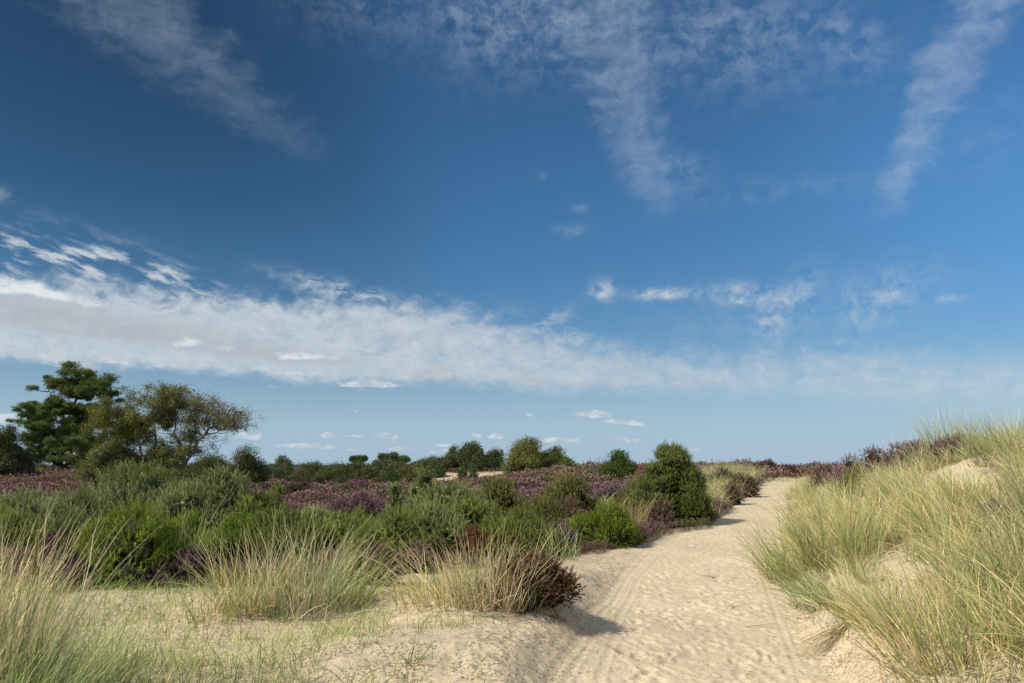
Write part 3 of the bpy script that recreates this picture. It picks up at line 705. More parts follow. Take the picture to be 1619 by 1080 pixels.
# ---- far bushes
def far(label, px, top, wpx, Y_, pal=OAK, n=1600, seed=0, name='shrub', cat='shrub', group=None, T=None, size=None, nl=8, drop=0, **kw):
    n = int(n*1.35); size = size or max(.16, Y_*.0042)
    kw.setdefault('core', .58)
    return bush(label, px, top, 0, wpx, Y_=Y_, pal=pal, n=n, size=size, seed=seed, name=name, cat=cat, group=group, T=T or LEAF, kind='tree', nl=nl, asp=1.0, up=.3, **kw)
far('dark green leafy shrub at the left edge beside the pine', 12, 672, 95, 42, pal=((0.031, 0.0372, 0.0099), (0.0806, 0.0961, 0.0217), (0.1426, 0.1488, 0.0403)), n=5200, seed=31, nl=12, name='leafy_shrub')
far('low dark shrub at the foot of the pine', 40, 722, 60, 44, pal=OAK, n=1500, seed=32, name='leafy_shrub')
far('round dark oak shrub right of the birch', 390, 705, 92, 46, pal=((0.0279, 0.0341, 0.0087), (0.0744, 0.093, 0.0217), (0.1364, 0.1488, 0.0403)), n=5200, seed=33, nl=12, name='oak_shrub')
far('darker shrub filling the gap under the birch crown', 335, 715, 80, 48, pal=OAK, n=3000, seed=34, name='oak_shrub')
far('rounded dark tree on top of the sandy knoll', 742, 697, 60, 86, pal=OAK, n=3600, seed=35, nl=11, name='oak_shrub')
far('small dark shrub left of the rounded tree on the knoll', 717, 704, 18, 88, pal=OAK, n=900, seed=36, name='oak_shrub')
far('round green bush right of the rounded tree on the knoll', 782, 709, 38, 86, pal=((0.0372, 0.0496, 0.0124), (0.0868, 0.1178, 0.0279), (0.155, 0.1798, 0.0496)), n=1800, seed=37)
far('low green bush at the sandy foot of the rounded tree', 755, 713, 24, 83.5, pal=((0.0372, 0.0496, 0.0124), (0.0868, 0.1178, 0.0279), (0.155, 0.1798, 0.0496)), n=1100, seed=38)
far('pale yellow green willow on the heather ridge', 833, 689, 80, 66, pal=WILLOW, n=4600, seed=39, nl=12, name='willow', cat='tree', stemc=(.35, .32, .27))
far('lower right shoulder of willow scrub on the ridge', 872, 708, 68, 67, pal=((0.0496, 0.0558, 0.0124), (0.124, 0.1426, 0.031), (0.2108, 0.217, 0.0558)), n=2600, seed=40, name='willow', cat='tree')
far('small green shrub right of the willow', 893, 722, 34, 66, pal=WILLOW, n=1100, seed=41)
far('bright green shrub on the skyline left of the tall gorse', 977, 711, 58, 40, pal=((0.0372, 0.0558, 0.0093), (0.0992, 0.155, 0.0186), (0.1736, 0.2232, 0.0372)), n=3400, seed=42, nl=12)
far('small green bush on the heather below the knoll', 734, 733, 15, 70, pal=((0.0372, 0.0558, 0.0124), (0.093, 0.1426, 0.0279), (0.155, 0.1984, 0.0496)), n=500, seed=43, nl=5)
far('tiny green bush just right of the small bush below the knoll', 749, 739, 13, 69, pal=((0.0372, 0.0558, 0.0124), (0.093, 0.1426, 0.0279), (0.155, 0.1984, 0.0496)), n=400, seed=44, nl=5)
far('pale olive scrub left of the sandy knoll', 683, 722, 60, 84, pal=((0.0496, 0.0558, 0.0155), (0.124, 0.1364, 0.0341), (0.1984, 0.2046, 0.062)), n=2200, seed=45, nl=9)
far('low olive scrub bordering the knoll sand', 706, 716, 34, 85, pal=((0.0496, 0.0558, 0.0155), (0.1116, 0.1302, 0.0341), (0.186, 0.1984, 0.062)), n=1200, seed=46, nl=7)
sc_ = [(455, 735, 40, 92), (488, 741, 52, 80), (520, 742, 44, 74), (548, 735, 52, 96), (585, 738, 46, 84), (598, 727, 54, 104), (628, 729, 50, 100), (655, 731, 60, 90),
       (620, 744, 50, 72), (470, 752, 40, 60), (505, 751, 40, 58), (545, 750, 44, 60), (575, 752, 34, 56), (648, 746, 40, 62), (440, 742, 36, 70), (530, 733, 46, 120), (495, 731, 60, 130), (565, 729, 40, 120), (675, 745, 34, 60), (600, 753, 30, 54),
       (694, 733, 24, 80), (455, 727, 26, 140), (640, 738, 40, 76), (415, 757, 40, 50)]
for i, (px, top, wp, Y_) in enumerate(sc_):
    p = [((0.0434, 0.0527, 0.0155), (0.0992, 0.1178, 0.031), (0.1612, 0.1736, 0.0527)), ((0.0527, 0.0558, 0.0155), (0.124, 0.1271, 0.0341), (0.1922, 0.1798, 0.0558)), ((0.0372, 0.0558, 0.0155), (0.0806, 0.1178, 0.0279), (0.1364, 0.1736, 0.0465))][i % 3]
    far(['low olive green scrub bush in the hollow beyond the heather', 'yellowish scrub bush in the hollow beyond the heather', 'darker green scrub bush in the hollow beyond the heather'][i % 3],
        px, top, wp, Y_, pal=p, n=1500, seed=60+i, name='scrub_bush', cat='bush', group=['olive scrub in the hollow', 'yellowish scrub in the hollow', 'dark scrub in the hollow'][i % 3], stems=3)

far('distant dark clump of trees above the pale sand patch', 449, 720, 30, 150, pal=OAK, n=1500, seed=95, nl=8, name='leafy_shrub')
far('low dark scrub beneath the broad skyline pine', 612, 724, 60, 112, pal=OAK, n=1800, seed=96, nl=10, name='scrub_bush', cat='bush')
far('low scrub around the foot of the small flat topped pine', 566, 729, 44, 118, pal=OAK, n=1400, seed=97, nl=9, name='scrub_bush', cat='bush')
# bare grey shrub beside the bright one on the skyline
b = at(944, 41); parts = []
for i in range(60):
    a = rng.uniform(0, 6.28); e = np.array([math.cos(a)*rng.uniform(.1, .55), math.sin(a)*.4, rng.uniform(.6, 1.35)])
    P = bezier((0, 0, 0), e, (e[0]*.2, 0, .25)) + np.cumsum(rng.normal(0, .02, (7, 3)), 0); parts.append(tube(P, np.linspace(.012, .006, 7), 3, (.2, .17, .14)))
V, F, C = join(parts); o = link('bare_shrub', mesh('bare_shrub', V, F, C), MW, loc=b, label='bare grey twiggy shrub on the skyline left of the bright green shrub', cat='shrub')

# ---- trees by hand-placed crown clumps (offsets in photo pixels at the tree's distance)
def tree(name, label, cat, px0, Y_, base_row, stems, clumps, twig, leafT, leafsz, pal, per, barkc, seed=0, group=None, depth=1.0, flat=.6, wind=(0, 0, 0), barewood=0, mat=None):
    g = np.random.default_rng(seed)
    b = at(px0, Y_); b[2] = float(gz(b[0], b[1])); k = Y_/F_PX
    zr = lambda r_: row(r_, Y_) - b[2]
    X = lambda p_: (p_-px0)*k
    root = link(name, None, loc=b, label=label, cat=cat, group=group)
    wood = []; nodes = []
    for st in stems:
        P = np.array([[X(p), q_, zr(r_)] for p, r_, q_ in st[0]], float)
        if st[1] > .09: P[0, 2] = -.2
        # smooth
        t = np.linspace(0, len(P)-1, (len(P)-1)*5+1); Ps = np.stack([np.interp(t, np.arange(len(P)), P[:, j]) for j in range(3)], 1)
        Ps[1:-1] += g.normal(0, .03, (len(Ps)-2, 3))*max(1, k*40)*.6
        wood.append(tube(Ps, np.linspace(st[1], st[2], len(Ps)), 8, barkc, .08)); nodes.append(Ps)
    nodes = np.concatenate(nodes)
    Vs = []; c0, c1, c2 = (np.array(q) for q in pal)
    sub = []
    for (px, r_, rad, dn) in clumps:
        if rad > 7:
            for q in range(5): sub.append((px+g.normal(0, .5)*rad, r_+g.normal(0, .42)*rad, rad*g.uniform(.42, .80), dn))
        else: sub.append((px, r_, rad, dn))
    for (px, r_, rad, dn) in sub:
        dz = g.uniform(-1, 1)*depth
        c = np.array([X(px), dz, zr(r_)]); rr = rad*k
        # a limb reaches each clump from the nearest lower stem node
        q = np.linalg.norm(nodes-c, axis=1) + np.where(nodes[:, 2] > c[2]-.1*rr, 3, 0); a = nodes[int(np.argmin(q))]
        P = bezier(a, c, (0, 0, -.12*np.linalg.norm(c-a))); P[1:-1] += g.normal(0, .03, (5, 3))
        wood.append(tube(P, np.linspace(.045, .012, 7)*max(.35, min(1.2, rr)), 5, barkc))
        nt = int(twig*max(.4, rad/14))
        for i in range(nt):
            dd = unit(g.normal(size=3)+np.array(wind)); L = rr*g.uniform(.5, 1.15); e = c + dd*np.array([1, 1, flat])*L + np.array(wind)*rr*.25
            P = bezier(c, e, (0, 0, .12*rr), 5); wood.append(tube(P, np.linspace(.012, .004, 5)*max(1, k*30)*.8, 3, barkc))
        n = int(per*dn*(rad/14)**1.6)
        if n:
            heads = unit(g.normal(size=(7, 3)))
            d = unit(g.normal(size=(n, 3))*.7 + heads[g.integers(0, 7, n)]*.8); rq = rr*np.abs(g.normal(.75, .42, n))
            P = c + d*rq[:, None]*np.array([1, 1, flat]) + np.array(wind)*rq[:, None]*.3
            D = unit(d*.6+np.array([0, 0, .6])+g.normal(0, .3, (n, 3)))
            tn = np.clip(g.normal(.42, .25, n) + .5*d[:, 2], 0, 1)[:, None]*(.55+.45*g.uniform())  # clump tops coloured lighter and undersides darker, as if lit from above
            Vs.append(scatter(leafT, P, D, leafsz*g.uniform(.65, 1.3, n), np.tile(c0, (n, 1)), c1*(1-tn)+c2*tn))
    V, F, C = join(wood); link('trunk', mesh('trunk', V, F, C, True), MW, root)
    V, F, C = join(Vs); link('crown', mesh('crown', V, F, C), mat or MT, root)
    return root
PINEPAL = ((0.0655, 0.0935, 0.0234), (0.1777, 0.2618, 0.0608), (0.3553, 0.4208, 0.1029))
pine_cl = [(118, 590, 17, 1), (98, 606, 14, 1), (140, 596, 15, 1), (160, 604, 15, 1), (170, 620, 15, .9), (72, 602, 8, .8), (74, 614, 9, .8), (120, 612, 18, 1), (148, 624, 18, .9), (100, 626, 14, .8), (178, 630, 10, .6),
           (50, 636, 11, 1), (38, 652, 13, 1), (30, 664, 10, .9), (60, 650, 15, 1), (86, 648, 14, .8), (72, 668, 17, 1), (48, 672, 12, .9), (104, 650, 14, .6), (130, 648, 16, .8), (154, 646, 16, .9), (172, 652, 12, .8),
           (95, 672, 18, .8), (124, 672, 18, .8), (150, 672, 16, .9), (60, 690, 14, .9), (84, 694, 16, .9), (118, 694, 16, .6), (146, 698, 16, .9), (70, 708, 14, .9), (66, 722, 14, .9), (84, 728, 12, .8), (140, 716, 14, .8), (128, 730, 14, .7), (92, 742, 10, .6), (158, 722, 12, .8), (60, 740, 12, .9)]
for i in range(30):
    a = rng.uniform(0, 6.28); q = math.sqrt(rng.uniform(0, 1)); px_, py_ = 108+math.cos(a)*q*62, 676+math.sin(a)*q*62
    pine_cl.append((px_, py_, rng.uniform(7, 11), .7))
pine_cl = [(108+(a-108)*.88, b_, c, d_) for a, b_, c, d_ in pine_cl]
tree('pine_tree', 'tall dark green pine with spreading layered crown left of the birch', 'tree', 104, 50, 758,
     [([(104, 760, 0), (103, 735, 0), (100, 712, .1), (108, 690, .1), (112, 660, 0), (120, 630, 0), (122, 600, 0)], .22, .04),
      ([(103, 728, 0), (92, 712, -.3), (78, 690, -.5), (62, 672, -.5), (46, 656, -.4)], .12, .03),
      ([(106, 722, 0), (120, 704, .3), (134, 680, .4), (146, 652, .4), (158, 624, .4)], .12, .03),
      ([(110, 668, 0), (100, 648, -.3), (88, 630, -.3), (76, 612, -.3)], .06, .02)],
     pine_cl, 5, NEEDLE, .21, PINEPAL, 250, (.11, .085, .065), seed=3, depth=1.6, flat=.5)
BIRCHPAL = ((0.072, 0.08, 0.0176), (0.176, 0.192, 0.036), (0.304, 0.28, 0.072))
bl = []
g_ = np.random.default_rng(8)
for i in range(36): bl.append((g_.uniform(160, 262), g_.uniform(640, 772), g_.uniform(12, 18), 1.35))
for i in range(32): bl.append((g_.uniform(225, 315), g_.uniform(628, 745), g_.uniform(9, 15), .50))
for i in range(16): bl.append((g_.uniform(228, 300), g_.uniform(616, 640), g_.uniform(8, 12), .5))
for i in range(26):
    a = g_.uniform(); bl.append((305+a*82, 630+a*26+g_.uniform(-12, 40)*(1-a*.4), g_.uniform(8, 13), .20))
for q in [(160, 655, 11, .9), (172, 640, 10, .8), (390, 664, 9, .25), (392, 652, 7, .2), (340, 690, 10, .25), (362, 672, 10, .32), (375, 668, 9, .3), (328, 706, 11, .3), (300, 720, 13, .7), (160, 690, 12, .9), (152, 712, 12, .9), (150, 735, 11, .9), (196, 628, 8, .6), (188, 764, 16, 1), (160, 760, 12, 1), (225, 770, 18, 1), (265, 765, 18, .8), (140, 768, 9, .9)]: bl.append(q)
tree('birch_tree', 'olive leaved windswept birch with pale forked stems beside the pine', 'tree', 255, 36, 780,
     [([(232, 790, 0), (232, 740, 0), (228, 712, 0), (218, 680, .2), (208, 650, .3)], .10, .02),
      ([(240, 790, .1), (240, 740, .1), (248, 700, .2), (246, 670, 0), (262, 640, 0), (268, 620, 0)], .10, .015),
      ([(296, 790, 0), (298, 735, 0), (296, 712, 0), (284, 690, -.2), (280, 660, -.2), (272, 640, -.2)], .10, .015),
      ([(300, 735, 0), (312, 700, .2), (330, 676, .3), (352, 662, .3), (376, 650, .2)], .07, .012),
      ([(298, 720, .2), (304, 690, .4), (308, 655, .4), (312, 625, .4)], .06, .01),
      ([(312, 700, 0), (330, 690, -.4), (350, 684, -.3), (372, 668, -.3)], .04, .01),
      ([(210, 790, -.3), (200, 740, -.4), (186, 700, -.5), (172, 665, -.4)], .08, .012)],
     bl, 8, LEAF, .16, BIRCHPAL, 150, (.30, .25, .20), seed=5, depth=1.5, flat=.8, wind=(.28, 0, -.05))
far('yellow green birch scrub at the left foot of the birch', 166, 700, 66, 34, pal=BIRCHPAL, n=2600, seed=91, nl=9, name='birch_scrub', cat='bush')
far('low olive scrub under the middle of the birch', 228, 733, 110, 33, pal=BIRCHPAL, n=3000, seed=92, nl=11, name='birch_scrub', cat='bush')
far('dark olive scrub under the open right side of the birch', 300, 737, 80, 33, pal=tuple(tuple(c*.75 for c in q) for q in BIRCHPAL), n=2200, seed=93, nl=9, name='birch_scrub', cat='bush')
# bare twig tops on the birch's windward side belong to its crown: fine upright sprays
b = at(255, 36); b[2] = float(gz(b[0], b[1])); parts = []; k36 = 36/F_PX
for i in range(420):
    a = g_.uniform(); px = 255+a*130; r0 = 650+a*12+g_.uniform(-8, 22)
    st = np.array([(px-255)*k36, g_.uniform(-.8, .8), row(r0, 36)-b[2]]); L = g_.uniform(.5, 1.15)*(1-.35*a)
    e = st+np.array([L*g_.uniform(.1, .75), g_.normal(0, .1), L*g_.uniform(.5, 1.0)]); parts.append(tube(bezier(st, e, (-.1*L, 0, .16*L), 6), np.linspace(.010, .004, 6), 3, (.14, .095, .075)))
br = [o for o in COL.objects if o.name == 'birch_tree'][0]
V, F, C = join(parts); link('branch', mesh('branch', V, F, C), MW, br)
for i, (px, top, Y_, wd) in enumerate([(571, 722, 135, 20), (625, 716, 125, 34), (0, 0, 0, 0)][:2]):
    cl = [(px+g_.uniform(-.5, .5)*wd, top+wd*.12+g_.uniform(0, wd*.22), wd*.17, 1) for j in range(9)] + [(px, top+3, 4, 1)]
    cl = [(a, b_, max(c, 3.2), 5.0) for a, b_, c, d_ in cl]
    tree('pine_tree', ['small flat topped pine standing clear on the far skyline', 'broad spreading pine on the skyline left of the knoll', 'distant dark pine above the pale sand patch'][i], 'tree', px, Y_, 735,
         [([(px, 748, 0), (px+.5, 735, 0), (px, top+4, 0)], .16, .05)], cl, 1, NEEDLE, .0038*Y_, ((.05, .075, .03), (.12, .17, .06), (.20, .25, .09)), 330, (.1, .08, .06), seed=20+i, depth=.8, flat=.55)

# ---- far woods on the horizon: one mass
n = 5200; a = np.radians(g_.uniform(-75, 75, n)); Rr = g_.uniform(380, 1500, n)
P = np.stack([np.sin(a)*Rr, np.cos(a)*Rr, np.zeros(n)], 1); P[:, 2] = hz(P[:, 0], P[:, 1])
parts = []; hh = g_.uniform(4.5, 8.5, n)*np.where(P[:, 0] > 60, .6, 1)
V0, F0 = SPH; V0 = V0*.8*(1+.2*np.sin(V0[:, [2, 0, 1]]*5))
D = np.tile([[0, 0, 1.0]], (n, 1)); sc = np.stack([hh*.8, hh*.8, hh*.62], 1)
tt_ = np.clip(V0[:, 2]*.5+.5, 0, 1)
hz_ = (Rr/1500)[:, None]  # distance haze mixed into the wood's own colours
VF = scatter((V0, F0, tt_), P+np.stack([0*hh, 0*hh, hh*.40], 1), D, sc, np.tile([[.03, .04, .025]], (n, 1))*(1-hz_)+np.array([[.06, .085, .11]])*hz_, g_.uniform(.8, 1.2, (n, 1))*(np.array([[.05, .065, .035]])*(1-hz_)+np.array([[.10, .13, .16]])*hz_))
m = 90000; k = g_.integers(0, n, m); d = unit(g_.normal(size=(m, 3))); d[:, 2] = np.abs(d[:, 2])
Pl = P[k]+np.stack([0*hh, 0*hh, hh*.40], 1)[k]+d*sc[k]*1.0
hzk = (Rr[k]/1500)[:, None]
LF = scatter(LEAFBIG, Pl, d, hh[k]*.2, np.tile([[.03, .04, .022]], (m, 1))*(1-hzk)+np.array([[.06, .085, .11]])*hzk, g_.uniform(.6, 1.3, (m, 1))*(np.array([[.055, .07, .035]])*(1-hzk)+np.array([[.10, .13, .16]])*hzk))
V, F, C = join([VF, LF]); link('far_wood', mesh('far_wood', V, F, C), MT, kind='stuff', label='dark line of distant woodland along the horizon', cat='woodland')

# ================================================================ heather
NEAR = []
def heather_cols(x, y, n, g):
    pn = fbm(x, y, .11, 3, 101)+.5; pn2 = fbm(x, y, .7, 3, 103)+.5
    q = np.clip((pn*.55+pn2*.45-.52)*7+.35+g.normal(0, .2, n), 0, 1)[:, None]
    brown = np.array([[.245, .145, .112]]); purp = np.array([[.265, .150, .165]]); 
    c = brown*(1-q)+purp*q
    gq = np.clip((fbm(x, y, .4, 3, 107)+.5-.56)*8+g.normal(0, .2, n), 0, .8)[:, None]
    c = c*(.62+.75*np.clip(fbm(x, y, .9, 3, 81)+.5, 0, 1))[:, None]  # mound tops painted lighter, gaps between them darker like shade
    return (c*(1-gq)+np.array([[.15, .18, .05]])*gq)*g.uniform(.8, 1.2, (n, 1))
g = np.random.default_rng(44)
# scattered so that about the same number fall on every patch of the picture
n = 640000; th = np.radians(g.uniform(-40, 40, n)); y = 1/g.uniform(1/112, 1/9.0, n)
y = np.where(g.uniform(size=n) < .45, g.uniform(22, 112, n), y); x = np.tan(th)*y
hm_ = heath_mask(x, y); ok = (hm_ > g.uniform(.25, .75, n)) & (fbm(x, y, .9, 3, 81) > -.24+g.normal(0, .05, n))
# keep off the hollow's scrub
x, y = x[ok], y[ok]; n = len(x); z = gz(x, y)
mound = np.clip(fbm(x, y, .9, 3, 81)+.22, 0, 1)
sc = np.clip(y*.0034+.05, .10, .24)*(1+.9*mound)*g.uniform(.65, 1.3, n)
P = np.stack([x, y, z+g.uniform(-.06, .35, n)*np.minimum(1, mound*2)*.35-.03], 1)
D = unit(np.stack([g.normal(0, .38, n)+.05, g.normal(0, .38, n), np.ones(n)], 1))
c1 = heather_cols(x, y, n, g); c0 = np.tile([[.11, .072, .045]], (n, 1))
nearm = y < 24
a1 = scatter(SPRIG, P[nearm], D[nearm], sc[nearm]*1.15, c0[nearm], c1[nearm]); a2 = scatter(SPRIGFAR, P[~nearm], D[~nearm], np.stack([sc*1.25, sc*1.25, sc], 1)[~nearm], c0[~nearm]*1.4, c1[~nearm])
V, F, C = join([a1, a2]); link('heather', mesh('heather', V, F, C), MH, kind='stuff', label='sea of brown and purple heather covering the heath', cat='heather')

def clump(label, px, py, wpx, top, n, tipc, basec=(.10, .08, .035), midc=None, Y_=None, size=.15, seed=0, name='heather_clump', cat='heather', up=.5, nl=7, group=None):
    b = gpos(px, py) if Y_ is None else at(px, Y_); b[2] = float(gz(b[0], b[1])) - .03
    w = wpx/F_PX*b[1]; h = row(top, b[1])-b[2]
    nl = int(nl*1.8); C_, R_ = lobed(w, w*.8, h, nl, min(w*.19, h*.42), seed, (.42, 1.06))
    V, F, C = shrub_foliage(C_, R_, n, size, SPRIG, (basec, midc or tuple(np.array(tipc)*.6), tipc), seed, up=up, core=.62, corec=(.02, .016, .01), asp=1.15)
    root = link(name, None, loc=b, label=label, cat=cat, group=group)
    link('foliage', mesh('foliage', V, F, C), MH, root)
    parts = []; gg = np.random.default_rng(seed)
    for i in range(9):
        k = gg.integers(0, len(R_)); P = bezier((gg.normal(0, w*.05), gg.normal(0, w*.05), -.05), C_[k]+[0, 0, R_[k]*.4], (0, 0, -.04)); parts.append(tube(P, np.linspace(.008, .003, 7), 4, (.1, .07, .05)))
    V, F, C = join(parts); link('stem', mesh('stem', V, F, C), MW, root)
    NEAR.append((b[0], b[1], w*.4)); return root
PUR, BRN, RUST, DPU = (0.299, 0.170, 0.224), (0.245, 0.146, 0.102), (0.313, 0.116, 0.058), (0.231, 0.116, 0.116)
clump('dark brown and green heather clump at the sandy edge of the path', 838, 952, 122, 886, 4600, (0.177, 0.085, 0.058), (0.048, 0.051, 0.012), (0.102, 0.078, 0.024), size=.135, seed=1, nl=10)
clump('purple heather beside the bright green gorse bush', 285, 925, 120, 872, 2400, (0.245, 0.136, 0.163), size=.13, seed=2)
clump('purple heather showing behind the left marram grass', 78, 935, 95, 856, 2000, (0.245, 0.136, 0.177), size=.14, seed=3)
clump('rusty red heather clump right of the central marram tuft', 745, 890, 56, 838, 1400, RUST, size=.14, seed=4)
clump('dull purple heather inside the left marram tuft', 590, 925, 70, 872, 1500, DPU, size=.13, seed=5)
clump('faded purple heather behind the central marram tuft', 655, 905, 70, 868, 1400, (0.286, 0.177, 0.163), size=.13, seed=6)
clump('small mauve heather clump near the open sand', 893, 868, 42, 843, 700, (0.272, 0.150, 0.136), size=.12, seed=7)
clump('brown heather mound between the green gorse and the tall knobbly gorse', 1038, 838, 62, 796, 2000, (0.258, 0.160, 0.129), size=.15, seed=8)
clump('brown heather mound above the bright green gorse by the path', 890, 0, 90, 792, 2000, BRN, Y_=19.5, size=.16, seed=9)
clump('purple heather clump on the crest of the right dune', 1500, 0, 68, 696, 2200, PUR, Y_=15.0, size=.15, seed=10)
clump('purple heather among tall marram at the right edge', 1588, 0, 95, 812, 2400, (0.313, 0.184, 0.211), Y_=8.4, size=.13, seed=11)
clump('dark purple heather on the skyline at the head of the path', 1205, 0, 46, 733, 1500, (0.190, 0.088, 0.082), Y_=47, size=.3, seed=12)
clump('dark purple heather right of the skyline heather at the path head', 1235, 0, 34, 740, 1000, (0.184, 0.088, 0.088), Y_=45, size=.3, seed=13)
clump('lilac heather patch left of the tall knobbly gorse', 965, 0, 60, 772, 1500, (0.299, 0.190, 0.245), Y_=26, size=.2, seed=14)
clump('bright purple heather mound in the left heath', 568, 0, 115, 785, 2600, (0.272, 0.150, 0.190), Y_=21, size=.18, seed=15)
clump('dark magenta heather mound near the scrub hollow', 568, 0, 44, 762, 900, (0.286, 0.136, 0.190), Y_=36, size=.24, seed=16)
clump('brown heather mound right of the oak shrub', 480, 0, 60, 757, 1500, (0.231, 0.143, 0.122), Y_=32, size=.24, seed=17)
clump('lilac heather patch in front of the olive gorse', 872, 0, 66, 824, 1300, (0.299, 0.190, 0.245), Y_=16.0, size=.14, seed=18)
for i, (px, top, Y_, w_) in enumerate([(1300, 737, 24, 60), (1335, 724, 20, 60), (1375, 714, 18.5, 55), (1410, 708, 17.6, 50), (1440, 702, 17, 48)]):
    clump('purple heather growing along the crest of the right dune', px, 0, w_, top, 1300, [(.34, .19, .18), (.38, .22, .27)][i % 2], Y_=Y_, size=.16, seed=30+i, group='heather along the dune crest')
for i, (px, top, Y_, w_) in enumerate([(1138, 742, 33, 46), (1165, 750, 31, 36), (1180, 758, 30, 26), (1150, 765, 27, 34)]):
    clump('brown heather among the marram on the bank left of the path head', px, 0, w_, top, 900, (0.238, 0.150, 0.109), Y_=Y_, size=.18, seed=40+i, group='heather on the bank left of the path head')

# ================================================================ marram grass
def tuft(label, px, py, top, n, r0=.28, spread=.45, bend=.7, lean=(0, 0), pal='mix', w=.0075, Y_=None, seed=0, group=None, heads=0, Lv=.45):
    global rng
    rng = np.random.default_rng(1000+seed)
    b = gpos(px, py) if Y_ is None else at(px, Y_); b[2] = float(gz(b[0], b[1]))
    L = (row(top, b[1])-b[2])*1.12
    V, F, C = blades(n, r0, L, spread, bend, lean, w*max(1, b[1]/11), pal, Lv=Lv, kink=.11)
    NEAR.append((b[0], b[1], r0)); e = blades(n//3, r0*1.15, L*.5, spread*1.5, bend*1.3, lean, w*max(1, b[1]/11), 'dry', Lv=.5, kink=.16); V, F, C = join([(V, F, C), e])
    nm = 'marram_tuft'
    if not heads: return link(nm, mesh(nm, V, F, C), MG, loc=b, label=label, cat='grass tuft', group=group)
    root = link(nm, None, loc=b, label=label, cat='grass tuft', group=group); link('blades', mesh('blades', V, F, C), MG, root)
    for hx, htop, hl in heads:
        x0 = (hx-px)/F_PX*b[1]; zt = row(htop, b[1])-b[2]; hl_ = hl/F_PX*b[1]
        P = bezier((x0*.7, 0, 0), (x0, 0, zt-hl_), (0, 0, 0), 8)
        s1_ = tube(P, np.full(8, .003), 5, (.42, .36, .19))
        t = np.linspace(0, 1, 14); P2 = np.stack([x0+.012*t, 0*t, zt-hl_+hl_*t], 1)
        R2 = .0095*np.clip(np.sin(np.pi*(t*.86+.07))**.5, .2, 1); s2_ = tube(P2, R2, 8, (.46, .36, .19), .15)
        sp = 420; ti = rng.uniform(.02, .98, sp); a = rng.uniform(0, 6.28, sp)
        PP = np.stack([x0+.012*ti+.007*np.cos(a), .007*np.sin(a), zt-hl_+hl_*ti], 1); DD = np.stack([np.cos(a)*.35, np.sin(a)*.35, np.ones(sp)], 1)
        s3_ = scatter((np.array([[-.1, 0, 0], [.1, 0, 0], [0, 0, 1.0]]), np.array([[0, 1, 2]]), np.array([0, 0, 1.0])), PP, DD, np.full(sp, .016), np.tile([[.40, .30, .16]], (sp, 1)), np.tile([[.58, .48, .28]], (sp, 1)))
        V, F, C = join([s1_, s2_, s3_]); link('seed_head', mesh('seed_head', V, F, C), MG, root)
    return root
# left foreground
tuft('tall marram tuft at the left edge with two cigar shaped seed heads', 25, 1060, 848, 300, r0=.38, spread=.26, bend=.35, lean=(.12, 0), pal='straw', heads=[(76, 838, 68), (14, 892, 76)], seed=1, Y_=4.9)
tuft('green marram tuft in the bottom left corner', 60, 0, 935, 200, r0=.40, spread=.45, bend=.7, lean=(.15, 0), pal='green', seed=2, Y_=4.4)
tuft('thin marram tuft right of the seed heads', 150, 0, 985, 60, r0=.35, spread=.5, bend=.7, lean=(.2, 0), pal='mix', seed=3, Y_=5.2)
tuft('tall marram tuft half out of the left edge', -30, 0, 845, 260, r0=.5, spread=.28, bend=.4, lean=(.14, 0), pal='straw', seed=4, Y_=5.6)
tuft('short green marram tuft at the bottom edge left of the bare sand', 245, 0, 1018, 80, r0=.38, spread=.5, bend=.7, lean=(.25, 0), pal='green', seed=5, Y_=5.0)
tuft('big straw coloured marram tuft on the sandy rise', 480, 968, 822, 330, r0=.42, spread=.50, bend=.6, lean=(.12, 0), pal='mix', seed=6)
tuft('dry marram tuft left of the big straw coloured one', 395, 965, 838, 240, r0=.34, spread=.5, bend=.6, lean=(-.02, 0), pal='straw', seed=7)
tuft('greener marram tuft right of the big straw coloured one', 548, 955, 846, 200, r0=.30, spread=.55, bend=.7, lean=(.22, 0), pal='mix', seed=8)
tuft('silvery wispy marram tuft beside the dark heather clump', 745, 945, 832, 260, r0=.55, spread=.6, bend=.7, lean=(-.12, 0), pal='straw', seed=9)
tuft('low dry marram growth merging into the dark heather clump', 785, 952, 868, 330, r0=.42, spread=.5, bend=.6, lean=(.05, 0), pal='straw', seed=10)
tuft('small green marram sprout on the bare sand', 405, 0, 985, 34, r0=.05, spread=.5, bend=.5, lean=(.35, 0), pal='green', seed=11, Y_=7.4)
tuft('small marram sprout at the bottom edge in the middle of the sand', 660, 0, 1005, 30, r0=.06, spread=.5, bend=.6, lean=(.5, 0), pal='green', seed=12, Y_=5.9)
tuft('sparse marram sprout left of the bare sand rise', 330, 985, 900, 60, r0=.2, spread=.5, bend=.6, lean=(.1, 0), pal='mix', seed=13)
tuft('thin upright marram in front of the dark left gorse', 312, 930, 790, 70, r0=.16, spread=.3, bend=.3, lean=(.15, 0), pal='mix', seed=14, Y_=11.2)
tuft('pale marram tuft growing beside the brown heather mound', 1000, 0, 778, 80, r0=.15, w=.004, spread=.35, bend=.4, lean=(.3, 0), pal='straw', seed=15, Y_=19)
tuft('wispy marram left of the path side gorse', 882, 0, 815, 70, r0=.3, spread=.55, bend=.6, lean=(-.1, 0), pal='mix', seed=16, Y_=14.2)
tuft('flattened straw marram tuft between the two big left tufts and the heather', 690, 955, 890, 120, r0=.4, spread=.6, bend=.8, lean=(-.1, 0), pal='straw', seed=17)
